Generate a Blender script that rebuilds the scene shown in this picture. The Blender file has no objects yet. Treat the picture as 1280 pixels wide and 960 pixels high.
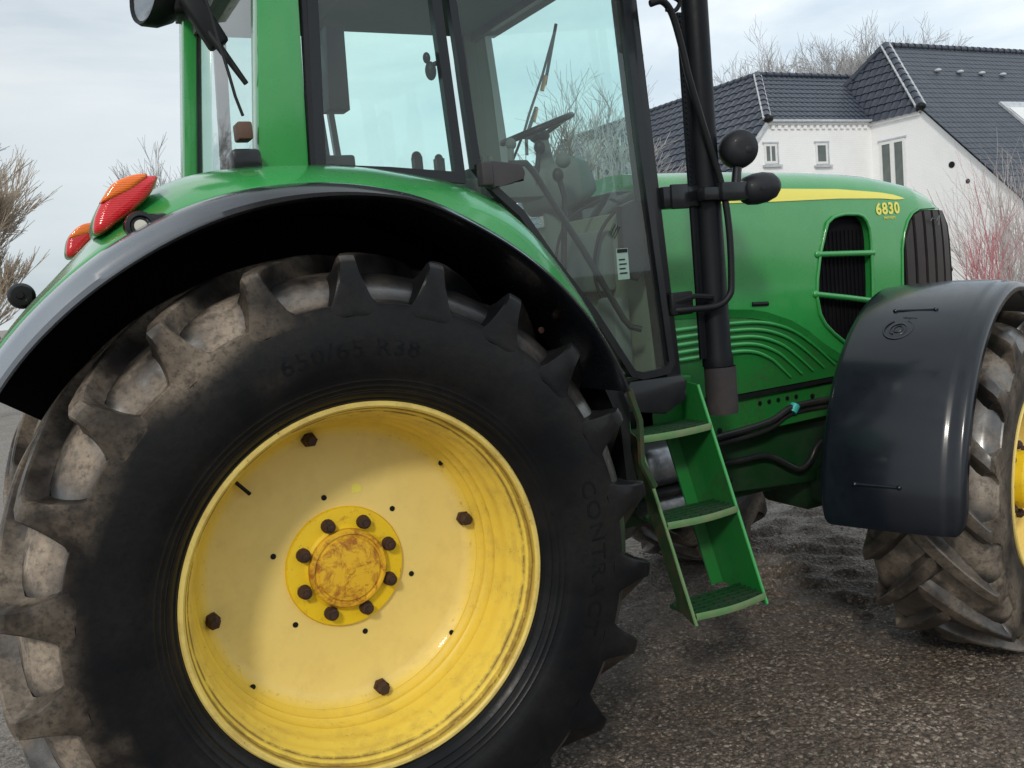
import bpy, bmesh, math, random
from mathutils import Vector, Matrix, noise
random.seed(7)
PI = math.pi
sc = bpy.context.scene
COL = sc.collection
R = math.radians
sin, cos = math.sin, math.cos

# ------------------------------------------------------------------ materials
def newmat(name):
    m = bpy.data.materials.new(name); m.use_nodes = True
    nt = m.node_tree; b = nt.nodes['Principled BSDF']
    return m, nt, b
def N(nt, t, **kw):
    n = nt.nodes.new(t)
    for k, v in kw.items():
        if k in n.inputs: n.inputs[k].default_value = v
        else: setattr(n, k, v)
    return n
def L(nt, a, b): nt.links.new(a, b)
def coords(nt, scale=(1, 1, 1), kind='Object'):
    tc = N(nt, 'ShaderNodeTexCoord'); mp = N(nt, 'ShaderNodeMapping')
    mp.inputs['Scale'].default_value = scale
    L(nt, tc.outputs[kind], mp.inputs['Vector']); return mp.outputs[0]
def noi(nt, vec, scale, detail=4, rough=.6, dist=0):
    n = N(nt, 'ShaderNodeTexNoise'); n.inputs['Scale'].default_value = scale
    n.inputs['Detail'].default_value = detail; n.inputs['Roughness'].default_value = rough
    n.inputs['Distortion'].default_value = dist
    if vec: L(nt, vec, n.inputs['Vector'])
    return n.outputs['Fac']
def ramp(nt, fac, stops):
    r = N(nt, 'ShaderNodeValToRGB'); e = r.color_ramp.elements
    while len(e) < len(stops): e.new(.5)
    for i, (p, c) in enumerate(stops):
        e[i].position = p; e[i].color = (c, c, c, 1) if not hasattr(c, '__len__') else (*c, 1)
    L(nt, fac, r.inputs[0]); return r.outputs[0]
def mixc(nt, fac, a, b, mode='MIX'):
    m = N(nt, 'ShaderNodeMix', data_type='RGBA', blend_type=mode)
    for s, v in ((m.inputs[0], fac), (m.inputs[6], a), (m.inputs[7], b)):
        if hasattr(v, 'is_output'): L(nt, v, s)
        elif hasattr(v, '__len__'): s.default_value = (*v, 1)
        else: s.default_value = v
    return m.outputs[2]
def mth(nt, op, a, b=None, clamp=False):
    m = N(nt, 'ShaderNodeMath', operation=op, use_clamp=clamp)
    for i, v in enumerate((a, b)):
        if v is None: continue
        if hasattr(v, 'is_output'): L(nt, v, m.inputs[i])
        else: m.inputs[i].default_value = v
    return m.outputs[0]
def bump(nt, b, h, strength=.3, dist=.01):
    n = N(nt, 'ShaderNodeBump'); n.inputs['Strength'].default_value = strength
    n.inputs['Distance'].default_value = dist
    L(nt, h, n.inputs['Height']); L(nt, n.outputs[0], b.inputs['Normal'])

def paint(name, col, rough=.3, coat=.3, dirt=(.10, .085, .06), dirtamt=.25, var=.12, bstr=.04, sc1=3.0, metal=0, spec=.5):
    m, nt, b = newmat(name)
    v = coords(nt)
    n1 = noi(nt, v, sc1, 6, .65); n2 = noi(nt, v, 28, 5, .7)
    f = mth(nt, 'MULTIPLY', ramp(nt, n1, [(.42, 0), (.75, 1)]), ramp(nt, n2, [(.35, .2), (.75, 1)]))
    f = mth(nt, 'MULTIPLY', f, dirtamt * 2)
    base = mixc(nt, ramp(nt, n1, [(.3, 0), (.7, 1)]), [c * (1 - var) for c in col], [min(1, c * (1 + var)) for c in col])
    L(nt, mixc(nt, f, base, dirt), b.inputs['Base Color'])
    r = mth(nt, 'ADD', mth(nt, 'MULTIPLY', n2, .22), rough - .1)
    L(nt, mth(nt, 'ADD', r, mth(nt, 'MULTIPLY', f, .3), True), b.inputs['Roughness'])
    b.inputs['Coat Weight'].default_value = coat; b.inputs['Coat Roughness'].default_value = .12
    b.inputs['Metallic'].default_value = metal; b.inputs['Specular IOR Level'].default_value = spec
    bump(nt, b, n2, bstr, .004)
    return m
M = {}
M['green'] = paint('green_paint', (.027, .295, .062), .28, 1.0, dirtamt=.10, bstr=.008)
M['green_dirty'] = paint('green_paint_dirty', (.010, .165, .028), .38, .35, dirt=(.035, .035, .02), dirtamt=.6)
M['green_dark'] = paint('green_paint_grimy', (.004, .045, .011), .5, .05, dirt=(.02, .02, .015), dirtamt=.8)
M['black_plastic'] = paint('black_moulded_plastic', (.006, .0075, .010), .30, .3, dirt=(.05, .045, .04), dirtamt=.12, bstr=.06, spec=0.3)
M['rust_mud'] = paint('rusty_muddy_steel', (.012, .045, .012), .7, 0, dirt=(.07, .035, .02), dirtamt=.8, sc1=14)
M['fender_plastic'] = paint('fender_plastic', (.004, .0065, .0115), .30, .45, dirt=(.03, .034, .04), dirtamt=.12, bstr=.02, spec=0.32)
M['black_matt'] = paint('black_matt', (.007, .008, .010), .5, 0, dirt=(.04, .035, .03), dirtamt=.15, spec=0.25)
M['liner'] = paint('fender_liner', (.003, .0035, .005), .8, 0, dirt=(.016, .012, .009), dirtamt=.4, spec=0.1)
M['grime'] = paint('oily_black', (.005, .006, .007), .5, .1, dirt=(.016, .015, .012), dirtamt=.5, spec=0.2)
M['exhaust'] = paint('exhaust_paint', (.004, .0055, .008), .45, .0, dirt=(.018, .015, .013), dirtamt=.25, bstr=.15, spec=0.2)
M['exhaust_rust'] = paint('exhaust_heat_worn', (.024, .021, .023), .75, 0, dirt=(.06, .045, .04), dirtamt=.5, bstr=.4)
M['grey_plastic'] = paint('grey_plastic', (.045, .042, .046), .5, .05, dirtamt=.1, spec=0.3)
M['cab_grey'] = paint('cab_lining', (.10, .12, .11), .8, 0, dirtamt=.2)
M['cab_pale'] = paint('cab_pale_lining', (.13, .15, .11), .8, 0, dirtamt=.25)
M['lamp_grey'] = paint('lamp_housing', (.014, .015, .019), .5, .05, dirt=(.04, .04, .04), dirtamt=.15, spec=0.25)
M['steel'] = paint('bright_steel', (.35, .36, .38), .35, 0, dirt=(.04, .04, .04), dirtamt=.8, metal=.9)
M['worn_edge'] = paint('worn_painted_edge', (.10, .22, .08), .5, 0, dirt=(.22, .18, .12), dirtamt=.6, sc1=12)
M['bolt_rust'] = paint('rusty_bolt', (.032, .014, .008), .65, 0, dirt=(.10, .035, .015), dirtamt=.6, bstr=.5, sc1=30)
M['white_plastic'] = paint('white_plastic', (.6, .58, .5), .4, .1, dirtamt=.1)
M['label'] = paint('label_paper', (.30, .36, .33), .5, 0, dirtamt=.1)
M['silver_label'] = paint('silver_emblem', (.10, .11, .11), .4, 0)
M['brown_block'] = paint('brown_rusty_block', (.10, .045, .03), .6, 0, dirtamt=.4)
M['orange'] = paint('orange_tape', (.85, .30, .03), .5, 0, dirtamt=.1)
M['yellow_stripe'] = paint('yellow_stripe', (.85, .76, .13), .35, .3, dirtamt=.03, var=.04)
M['grille_slat'] = paint('grille_slat', (.040, .034, .034), .5, .05, dirtamt=.2, spec=0.25)
M['grille_back'] = paint('grille_back', (.004, .004, .006), .7, 0, dirtamt=.05, spec=0.1)
M['hose'] = paint('rubber_hose', (.016, .017, .02), .4, .1, dirtamt=.2, spec=0.35)
M['teal'] = paint('teal_clip', (.03, .45, .42), .4, 0)
M['seat_fabric'] = paint('seat_fabric', (.03, .04, .035), .95, 0, dirtamt=.1)

def painted_sheen():
    m, nt, b = newmat('sheen_fender_plastic')
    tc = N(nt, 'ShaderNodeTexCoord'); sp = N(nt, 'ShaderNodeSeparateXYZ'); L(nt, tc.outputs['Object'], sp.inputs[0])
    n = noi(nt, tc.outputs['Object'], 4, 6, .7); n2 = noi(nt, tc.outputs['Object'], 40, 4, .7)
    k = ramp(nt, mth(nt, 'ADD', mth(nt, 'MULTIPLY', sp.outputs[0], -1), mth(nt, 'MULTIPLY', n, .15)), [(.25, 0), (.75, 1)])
    L(nt, mixc(nt, k, (.008, .010, .014), (.20, .225, .26)), b.inputs['Base Color'])  # paler blue-grey towards the rear: sky reflection painted into the base colour
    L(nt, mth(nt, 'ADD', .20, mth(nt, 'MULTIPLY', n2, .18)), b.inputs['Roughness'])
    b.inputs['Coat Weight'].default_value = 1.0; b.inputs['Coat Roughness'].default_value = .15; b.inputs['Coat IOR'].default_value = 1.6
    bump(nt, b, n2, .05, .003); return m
M['painted_sheen'] = painted_sheen()

def lens(name, col, rough=.12):
    m, nt, b = newmat(name)
    v = coords(nt)
    w = N(nt, 'ShaderNodeTexWave'); w.inputs['Scale'].default_value = 60; w.bands_direction = 'Z'; L(nt, v, w.inputs['Vector'])
    L(nt, mixc(nt, w.outputs['Fac'], col, [c * .8 for c in col]), b.inputs['Base Color'])
    b.inputs['Roughness'].default_value = rough; b.inputs['Coat Weight'].default_value = .8
    b.inputs['Subsurface Weight'].default_value = .15; b.inputs['Subsurface Scale'].default_value = .02
    bump(nt, b, w.outputs['Fac'], .25, .003)
    return m
M['red_lens'] = lens('red_lens', (.75, .008, .015)); M['amber_lens'] = lens('amber_lens', (1.0, .20, .01))

def glass(name, tint, veil=.06, dcol=(.5, .55, .5)):
    m = bpy.data.materials.new(name); m.use_nodes = True; nt = m.node_tree
    nt.nodes.clear()
    out = N(nt, 'ShaderNodeOutputMaterial')
    tr = N(nt, 'ShaderNodeBsdfTransparent'); tr.inputs[0].default_value = (*tint, 1)
    gl = N(nt, 'ShaderNodeBsdfGlossy'); gl.inputs['Roughness'].default_value = .02
    df = N(nt, 'ShaderNodeBsdfDiffuse'); df.inputs[0].default_value = (*dcol, 1)
    lw = N(nt, 'ShaderNodeLayerWeight'); lw.inputs[0].default_value = .5
    fr = mth(nt, 'ADD', mth(nt, 'MULTIPLY', mth(nt, 'POWER', lw.outputs['Facing'], 4), .9), .07, True)
    v = coords(nt); n = noi(nt, v, 5, 6, .7)
    m1 = N(nt, 'ShaderNodeMixShader'); L(nt, fr, m1.inputs[0]); L(nt, tr.outputs[0], m1.inputs[1]); L(nt, gl.outputs[0], m1.inputs[2])
    m2 = N(nt, 'ShaderNodeMixShader')
    L(nt, mth(nt, 'MULTIPLY', ramp(nt, n, [(.3, .3), (.75, 1)]), veil * 1.5), m2.inputs[0])  # diffuse veil on the pane: mostly painted ground reflection, with a little dust
    L(nt, m1.outputs[0], m2.inputs[1]); L(nt, df.outputs[0], m2.inputs[2]); L(nt, m2.outputs[0], out.inputs[0])
    return m
M['glass'] = glass('tinted_glass', (.80, 1.0, .965), .03)
M['door_glass'] = glass('door_glass', (.87, 1.0, .965), .035, (.52, .56, .48))
M['house_glass'] = None

def tyre_mat():
    m, nt, b = newmat('tyre_rubber')
    v = coords(nt)
    at = N(nt, 'ShaderNodeAttribute'); at.attribute_name = 'mud'
    n1 = noi(nt, v, 4.5, 5, .55, .2); n2 = noi(nt, v, 20, 5, .62); n3 = noi(nt, v, 2.2, 4, .6)
    mk = ramp(nt, n1, [(.34, .35), (.50, 1)])
    mud = mth(nt, 'MULTIPLY', mk, at.outputs['Fac'])
    mud = mth(nt, 'MULTIPLY', mud, ramp(nt, n2, [(.25, .55), (.60, 1)]))
    haze = mth(nt, 'MULTIPLY', ramp(nt, n3, [(.35, 0), (.7, 1)]), .35)
    rub = mixc(nt, haze, (.0050, .0058, .0072), (.0135, .0140, .0150))
    mudc = mixc(nt, ramp(nt, n1, [(.38, 0), (.66, 1)]), (.085, .060, .041), (.48, .385, .29))
    n5 = noi(nt, v, 70, 4, .7)
    mudc = mixc(nt, 1.0, mudc, ramp(nt, n5, [(.32, .45), (.50, 1.0), (.7, 1.15)]), 'MULTIPLY')
    mudc = mixc(nt, ramp(nt, n2, [(.52, 0), (.66, .75)]), mudc, (.05, .040, .032))
    L(nt, mixc(nt, mud, rub, mudc), b.inputs['Base Color'])
    r = mth(nt, 'ADD', mth(nt, 'MULTIPLY', n2, .24), .19)
    L(nt, mth(nt, 'ADD', r, mth(nt, 'MULTIPLY', mud, .6), True), b.inputs['Roughness'])
    a2 = N(nt, 'ShaderNodeAttribute'); a2.attribute_name = 'wet'
    L(nt, mth(nt, 'ADD', .16, mth(nt, 'MULTIPLY', a2.outputs['Fac'], .9)), b.inputs['Specular IOR Level'])
    L(nt, mth(nt, 'MULTIPLY', mth(nt, 'MULTIPLY', a2.outputs['Fac'], mth(nt, 'SUBTRACT', 1, mth(nt, 'MULTIPLY', mud, 1.6), True)), 1.0), b.inputs['Coat Weight']); b.inputs['Coat Roughness'].default_value = .26; b.inputs['Coat IOR'].default_value = 1.75
    bump(nt, b, mth(nt, 'ADD', n2, mth(nt, 'MULTIPLY', mud, 1.2)), .25, .006)
    return m
M['tyre'] = tyre_mat()

def rim_mat():
    m, nt, b = newmat('yellow_rim_paint')
    tc = N(nt, 'ShaderNodeTexCoord')
    sp = N(nt, 'ShaderNodeSeparateXYZ'); L(nt, tc.outputs['Object'], sp.inputs[0])
    rr = mth(nt, 'SQRT', mth(nt, 'ADD', mth(nt, 'POWER', sp.outputs[0], 2), mth(nt, 'POWER', sp.outputs[2], 2)))
    v = tc.outputs['Object']
    n1 = noi(nt, v, 9, 6, .7); n2 = noi(nt, v, 60, 6, .75); n3 = noi(nt, v, 2.5, 4, .6); n4 = noi(nt, v, 22, 6, .8, .5)
    # faded disc, deeper yellow in the well and round the ring
    ring = mth(nt, 'SUBTRACT', 1, mth(nt, 'MULTIPLY', mth(nt, 'ABSOLUTE', mth(nt, 'SUBTRACT', rr, .44)), 22), True)
    faded = mixc(nt, n3, (.76, .57, .165), (.85, .66, .22))
    deep = mixc(nt, n1, (.83, .59, .065), (.89, .69, .13))
    outer = ramp(nt, rr, [(.40, 0), (.43, 1)])
    c = mixc(nt, outer, faded, deep)
    c = mixc(nt, mth(nt, 'MULTIPLY', ring, .5), c, (.70, .46, .03))
    lip = ramp(nt, rr, [(.500, 0), (.506, 1)])
    c = mixc(nt, mth(nt, 'MULTIPLY', lip, .7), c, (.64, .50, .17))
    # rust lines in the grooves and speckled rust towards the lip
    wob = mth(nt, 'MULTIPLY', mth(nt, 'SUBTRACT', n1, .5), .006)
    rw = mth(nt, 'ADD', rr, wob)
    def line(r0, w): return mth(nt, 'SUBTRACT', 1, mth(nt, 'DIVIDE', mth(nt, 'ABSOLUTE', mth(nt, 'SUBTRACT', rw, r0)), w), True)
    l1 = mth(nt, 'MULTIPLY', line(.4985, .0040), ramp(nt, n4, [(.30, .35), (.46, 1)]))
    l2 = mth(nt, 'MULTIPLY', line(.4880, .0036), ramp(nt, n1, [(.36, 0), (.50, 1)]))
    l3 = mth(nt, 'MULTIPLY', line(.414, .006), mth(nt, 'MULTIPLY', ramp(nt, n4, [(.55, 0), (.7, 1)]), .7))
    spk = mth(nt, 'MULTIPLY', ramp(nt, n2, [(.60, 0), (.66, 1)]), ramp(nt, rr, [(.36, .10), (.48, .9)]))
    spk = mth(nt, 'MULTIPLY', spk, ramp(nt, n1, [(.45, 0), (.6, 1)]))
    grime = mth(nt, 'MULTIPLY', ramp(nt, n1, [(.46, 0), (.66, 1)]), ramp(nt, rr, [(.16, .08), (.42, .16), (.50, .55)]))
    c = mixc(nt, grime, c, (.36, .22, .06))
    ru = mth(nt, 'MAXIMUM', mth(nt, 'MAXIMUM', l1, l2), mth(nt, 'MAXIMUM', l3, spk))
    L(nt, mixc(nt, mth(nt, 'MULTIPLY', ru, .92), c, mixc(nt, n4, (.02, .009, .005), (.16, .05, .012))), b.inputs['Base Color'])
    L(nt, mth(nt, 'ADD', mth(nt, 'MULTIPLY', ru, .4), mth(nt, 'ADD', .33, mth(nt, 'MULTIPLY', n1, .2)), True), b.inputs['Roughness'])
    b.inputs['Coat Weight'].default_value = .12
    bump(nt, b, n2, .08, .003)
    return m
M['rim'] = rim_mat()
def hub_mat(name, a, bcol, thr):
    m, nt, b = newmat(name)
    v = coords(nt); n1 = noi(nt, v, 16, 7, .75, .8); n2 = noi(nt, v, 50, 5, .7)
    c = mixc(nt, ramp(nt, n1, [(thr, 0), (thr + .14, 1)]), a, bcol)
    L(nt, mixc(nt, ramp(nt, n2, [(.62, 0), (.72, .8)]), c, (.10, .035, .01)), b.inputs['Base Color'])
    b.inputs['Roughness'].default_value = .55; bump(nt, b, n1, .35, .006)
    return m
M['hub'] = hub_mat('hub_yellow', (.80, .54, .010), (.45, .20, .01), .58)
M['hub_cap'] = hub_mat('hub_cap_rusty', (.74, .44, .02), (.36, .13, .012), .47)

def ground_mat():
    m, nt, b = newmat('damp_gravel')
    v = coords(nt)
    n1 = noi(nt, v, .8, 6, .65); n2 = noi(nt, v, 7, 6, .7); n3 = noi(nt, v, 150, 3, .7); n4 = noi(nt, v, 2.6, 5, .6); n5 = noi(nt, v, 28, 5, .75)
    def stones(scale):
        vo = N(nt, 'ShaderNodeTexVoronoi'); vo.inputs['Scale'].default_value = scale; L(nt, v, vo.inputs['Vector'])
        sc_ = N(nt, 'ShaderNodeSeparateColor'); L(nt, vo.outputs['Color'], sc_.inputs[0])
        return sc_.outputs[0], vo.outputs['Distance']
    c1, d1 = stones(58); c2, d2 = stones(130)
    a = ramp(nt, c1, [(0, (.030, .023, .018)), (.45, (.075, .060, .048)), (.80, (.14, .118, .098)), (.95, (.36, .33, .29))])
    a2 = ramp(nt, c2, [(0, (.028, .022, .018)), (.5, (.085, .068, .055)), (.85, (.17, .145, .12)), (.97, (.44, .41, .37))])
    c = mixc(nt, ramp(nt, n5, [(.42, 0), (.58, 1)]), a, a2)
    c = mixc(nt, ramp(nt, n4, [(.35, 0), (.65, .7)]), c, mixc(nt, n5, (.030, .022, .016), (.115, .086, .064)))     # mud between the stones
    c = mixc(nt, 1.0, c, ramp(nt, n1, [(.35, .75), (.65, 1.45)]), 'MULTIPLY')
    gap = ramp(nt, d1, [(.35, 1), (.75, .45)])
    c = mixc(nt, 1.0, c, gap, 'MULTIPLY')
    tc = N(nt, 'ShaderNodeTexCoord'); sp = N(nt, 'ShaderNodeSeparateXYZ'); L(nt, tc.outputs['Object'], sp.inputs[0])
    c = mixc(nt, 1.0, c, (1.46, 1.34, 1.23), 'MULTIPLY')
    far = ramp(nt, mth(nt, 'DIVIDE', sp.outputs[1], 10), [(.06, 0), (.30, 1)])
    lef = ramp(nt, mth(nt, 'DIVIDE', mth(nt, 'SUBTRACT', .2, sp.outputs[0]), 2), [(.0, 0), (.5, 1)])
    k = mth(nt, 'MAXIMUM', far, lef)
    dry = mixc(nt, ramp(nt, n5, [(.35, 0), (.65, 1)]), (.14, .12, .10), (.42, .38, .34))
    L(nt, mixc(nt, mth(nt, 'MULTIPLY', k, .8), c, dry), b.inputs['Base Color'])
    L(nt, ramp(nt, n4, [(.35, .85), (.7, .45)]), b.inputs['Roughness'])
    h = mth(nt, 'ADD', mth(nt, 'MULTIPLY', n3, .25), mth(nt, 'ADD', mth(nt, 'MULTIPLY', n5, 1.2), mth(nt, 'MULTIPLY', mth(nt, 'SUBTRACT', 1, d1), .5)))
    bump(nt, b, h, 1.0, .018)
    return m
M['ground'] = ground_mat()
def simple_noise(name, a, b_, scale, rough=.85, bs=.3, bd=.02, extra=None):
    m, nt, b = newmat(name); v = coords(nt); n = noi(nt, v, scale, 6, .7)
    L(nt, mixc(nt, ramp(nt, n, [(.3, 0), (.7, 1)]), a, b_), b.inputs['Base Color'])
    b.inputs['Roughness'].default_value = rough; bump(nt, b, n, bs, bd); return m
M['stone'] = simple_noise('pebble_stone', (.04, .033, .027), (.24, .205, .17), 9)
M['bark'] = simple_noise('bark', (.10, .082, .068), (.24, .20, .17), 6)
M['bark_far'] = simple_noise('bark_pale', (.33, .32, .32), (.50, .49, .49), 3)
M['bark_warm'] = simple_noise('bark_warm', (.34, .27, .20), (.55, .46, .36), 3)
M['twig_pale'] = simple_noise('pale_twigs', (.42, .36, .34), (.70, .64, .62), 8)
M['twig_red'] = simple_noise('red_twigs', (.40, .10, .12), (.60, .26, .29), 8)
M['white_frame'] = simple_noise('white_window_frame', (.72, .73, .72), (.80, .81, .80), 8, .5, .1)
M['hedge'] = simple_noise('hedge_leaves', (.03, .06, .02), (.08, .12, .04), 5)
def brick_white():
    m, nt, b = newmat('white_painted_brick')
    br = N(nt, 'ShaderNodeTexBrick'); br.inputs['Scale'].default_value = 1
    br.inputs['Brick Width'].default_value = .24; br.inputs['Row Height'].default_value = .075; br.inputs['Mortar Size'].default_value = .008
    br.inputs['Color1'].default_value = (.92, .92, .92, 1); br.inputs['Color2'].default_value = (.89, .90, .90, 1); br.inputs['Mortar'].default_value = (.84, .85, .86, 1)
    tc = N(nt, 'ShaderNodeTexCoord'); sp = N(nt, 'ShaderNodeSeparateXYZ'); L(nt, tc.outputs['Object'], sp.inputs[0])
    cb = N(nt, 'ShaderNodeCombineXYZ'); L(nt, mth(nt, 'ADD', sp.outputs[0], sp.outputs[1]), cb.inputs[0]); L(nt, sp.outputs[2], cb.inputs[1])
    L(nt, cb.outputs[0], br.inputs['Vector'])
    n = noi(nt, tc.outputs['Object'], 1.1, 6, .7)
    L(nt, mixc(nt, ramp(nt, n, [(.5, 0), (.8, .22)]), br.outputs['Color'], (.56, .58, .58)), b.inputs['Base Color'])
    b.inputs['Roughness'].default_value = .7
    bump(nt, b, br.outputs['Fac'], -.15, .012)
    return m
M['brick'] = brick_white()
M['tile'] = simple_noise('glazed_roof_tile', (.020, .026, .042), (.040, .048, .070), 3, .38, .1)
M['tile_flat'] = simple_noise('roof_tile_worn', (.034, .042, .060), (.060, .070, .090), 2, .5, .2)
M['verge'] = simple_noise('pale_verge_tile', (.35, .38, .42), (.60, .62, .64), 4, .4)
m, nt, b = newmat('house_window_glass'); b.inputs['Base Color'].default_value = (.09, .11, .11, 1); b.inputs['Roughness'].default_value = .15
v_ = coords(nt); L(nt, mixc(nt, noi(nt, v_, 3, 4), (.06, .08, .08), (.17, .20, .19)), b.inputs['Base Color']); M['house_glass'] = m
m, nt, b = newmat('lamp_reflector'); b.inputs['Base Color'].default_value = (.30, .32, .34, 1); b.inputs['Metallic'].default_value = .8; b.inputs['Roughness'].default_value = .25
v_ = coords(nt); bump(nt, b, noi(nt, v_, 40, 2), .3, .01); M['reflector'] = m

# ------------------------------------------------------------------ mesh helpers
class B:
    def __init__(s): s.bm = bmesh.new()
    def poly(s, vs):
        return s.bm.faces.new([s.bm.verts.new(v) for v in vs])
    def box(s, x0, x1, y0, y1, z0, z1, bev=0, mat=None):
        r = bmesh.ops.create_cube(s.bm, size=1)
        vs = r['verts']
        for v in vs:
            v.co = Vector(((x0 + x1) / 2 + v.co.x * (x1 - x0), (y0 + y1) / 2 + v.co.y * (y1 - y0), (z0 + z1) / 2 + v.co.z * (z1 - z0)))
        if mat is not None:
            for v in vs: v.co = mat @ v.co
        if bev:
            es = list({e for v in vs for e in v.link_edges})
            bmesh.ops.bevel(s.bm, geom=es, offset=bev, segments=2, affect='EDGES', profile=.5)
        return s
    def prism(s, poly, y0, y1, bev=0):
        """polygon in XZ extruded along Y"""
        a = [s.bm.verts.new((x, y0, z)) for x, z in poly]; c = [s.bm.verts.new((x, y1, z)) for x, z in poly]
        n = len(poly); fs = [s.bm.faces.new(a), s.bm.faces.new(c[::-1])]
        for i in range(n): fs.append(s.bm.faces.new((a[i], c[i], c[(i + 1) % n], a[(i + 1) % n])))
        if bev:
            es = list({e for f in fs[:2] for e in f.edges})
            bmesh.ops.bevel(s.bm, geom=es, offset=bev, segments=2, affect='EDGES', profile=.5)
        return s
    def ribbon(s, path, w, y0, y1, closed=False):
        """flat bar of width w following a path in XZ, y0..y1 deep"""
        P = [Vector(p) for p in path]; n = len(P); out = []
        for i in range(n):
            if closed: a, c = P[i - 1], P[(i + 1) % n]
            else: a, c = P[max(0, i - 1)], P[min(n - 1, i + 1)]
            d1 = (P[i] - a).normalized() if (P[i] - a).length > 1e-9 else (c - P[i]).normalized()
            d2 = (c - P[i]).normalized() if (c - P[i]).length > 1e-9 else d1
            n1 = Vector((-d1.y, d1.x)); n2 = Vector((-d2.y, d2.x)); nn = (n1 + n2)
            nn = nn.normalized() if nn.length > 1e-6 else n1
            k = w / 2 / max(.45, nn.dot(n1)); out.append((P[i] + nn * k, P[i] - nn * k))
        V = [[s.bm.verts.new((q.x, y, q.y)) for q, y in ((o[0], y0), (o[0], y1), (o[1], y1), (o[1], y0))] for o in out]
        m = n if closed else n - 1
        for i in range(m):
            A, C = V[i], V[(i + 1) % n]
            for k in range(4): s.bm.faces.new((A[k], A[(k + 1) % 4], C[(k + 1) % 4], C[k]))
        if not closed: s.bm.faces.new(V[0][::-1]); s.bm.faces.new(V[-1])
        return s
    def tube(s, pts, r, seg=8, closed=False, caps=True):
        P = [Vector(p) for p in pts]; n = len(P)
        rs = r if hasattr(r, '__len__') else [r] * n
        rings = []; prev = None
        for i in range(n):
            if closed: d = (P[(i + 1) % n] - P[i - 1])
            else: d = P[min(n - 1, i + 1)] - P[max(0, i - 1)]
            d = d.normalized() if d.length > 1e-9 else Vector((0, 0, 1))
            if prev is None:
                u = d.orthogonal().normalized()
            else:
                u = (prev - d * prev.dot(d)); u = u.normalized() if u.length > 1e-6 else d.orthogonal().normalized()
            prev = u; w = d.cross(u)
            rings.append([s.bm.verts.new(P[i] + (u * cos(2 * PI * k / seg) + w * sin(2 * PI * k / seg)) * rs[i]) for k in range(seg)])
        m = n if closed else n - 1
        for i in range(m):
            A, C = rings[i], rings[(i + 1) % n]
            for k in range(seg): s.bm.faces.new((A[k], A[(k + 1) % seg], C[(k + 1) % seg], C[k]))
        if not closed and caps: s.bm.faces.new(rings[0][::-1]); s.bm.faces.new(rings[-1])
        return s
    def lathe(s, prof, c=(0, 0, 0), axis='Y', seg=48, capa=False, capb=False):
        """prof: list of (radius, along axis)"""
        c = Vector(c); rings = []
        for r, h in prof:
            ring = []
            for k in range(seg):
                a = 2 * PI * k / seg
                if axis == 'Y': p = Vector((r * cos(a), h, r * sin(a)))
                elif axis == 'Z': p = Vector((r * cos(a), r * sin(a), h))
                else: p = Vector((h, r * cos(a), r * sin(a)))
                ring.append(s.bm.verts.new(c + p))
            rings.append(ring)
        for i in range(len(rings) - 1):
            A, C = rings[i], rings[i + 1]
            for k in range(seg): s.bm.faces.new((A[k], A[(k + 1) % seg], C[(k + 1) % seg], C[k]))
        if capa: s.bm.faces.new(rings[0][::-1])
        if capb: s.bm.faces.new(rings[-1])
        return s
    def grid(s, rows, closed=False):
        V = [[s.bm.verts.new(p) for p in r] for r in rows]
        for i in range(len(V) - 1):
            n = len(V[i])
            for k in range(n if closed else n - 1):
                s.bm.faces.new((V[i][k], V[i][(k + 1) % n], V[i + 1][(k + 1) % n], V[i + 1][k]))
        return V
    def ell(s, c, r, rot=None, u=16, v=10):
        mt = Matrix.Translation(Vector(c)) @ (rot.to_4x4() if rot else Matrix()) @ Matrix.Diagonal((*r, 1))
        bmesh.ops.create_uvsphere(s.bm, u_segments=u, v_segments=v, radius=1, matrix=mt); return s
    def done(s, name, mat, parent=None, smooth=35, recentre=True, normals=True, origin=None):
        if normals: bmesh.ops.recalc_face_normals(s.bm, faces=s.bm.faces[:])
        me = bpy.data.meshes.new(name); s.bm.to_mesh(me); s.bm.free()
        return link(name, me, mat, parent, smooth, recentre, origin)
def link(name, me, mat, parent=None, smooth=35, recentre=True, origin=None):
    for mm in (mat if isinstance(mat, (list, tuple)) else [mat]): me.materials.append(mm)
    if smooth:
        me.shade_smooth()
        if smooth < 180: me.set_sharp_from_angle(angle=R(smooth))
    o = bpy.data.objects.new(name, me); COL.objects.link(o)
    if recentre and len(me.vertices):
        if origin is None:
            lo = [min(v.co[i] for v in me.vertices) for i in range(3)]; hi = [max(v.co[i] for v in me.vertices) for i in range(3)]
            c = Vector([(lo[i] + hi[i]) / 2 for i in range(3)])
        else: c = Vector(origin)
        me.transform(Matrix.Translation(-c)); o.matrix_world = Matrix.Translation(c)
    WM[o.name] = o.matrix_world.copy()
    if parent is not None: setparent(o, parent)
    return o
WM = {}
def setparent(o, parent):
    """parent keeping the world place; parents' world matrices are tracked by hand"""
    o.parent = parent; o.matrix_parent_inverse = WM[parent.name].inverted()
def empty(name, loc, label, cat, group=None, rz=0):
    o = bpy.data.objects.new(name, None); COL.objects.link(o); o.empty_display_size = .2
    o.location = loc; o.rotation_euler = (0, 0, rz); o['label'] = label; o['category'] = cat
    if group: o['group'] = group
    WM[o.name] = Matrix.Translation(Vector(loc)) @ Matrix.Rotation(rz, 4, 'Z')
    return o
def tag(o, label=None, cat=None, group=None, kind=None):
    if label: o['label'] = label
    if cat: o['category'] = cat
    if group: o['group'] = group
    if kind: o['kind'] = kind
    return o
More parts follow.
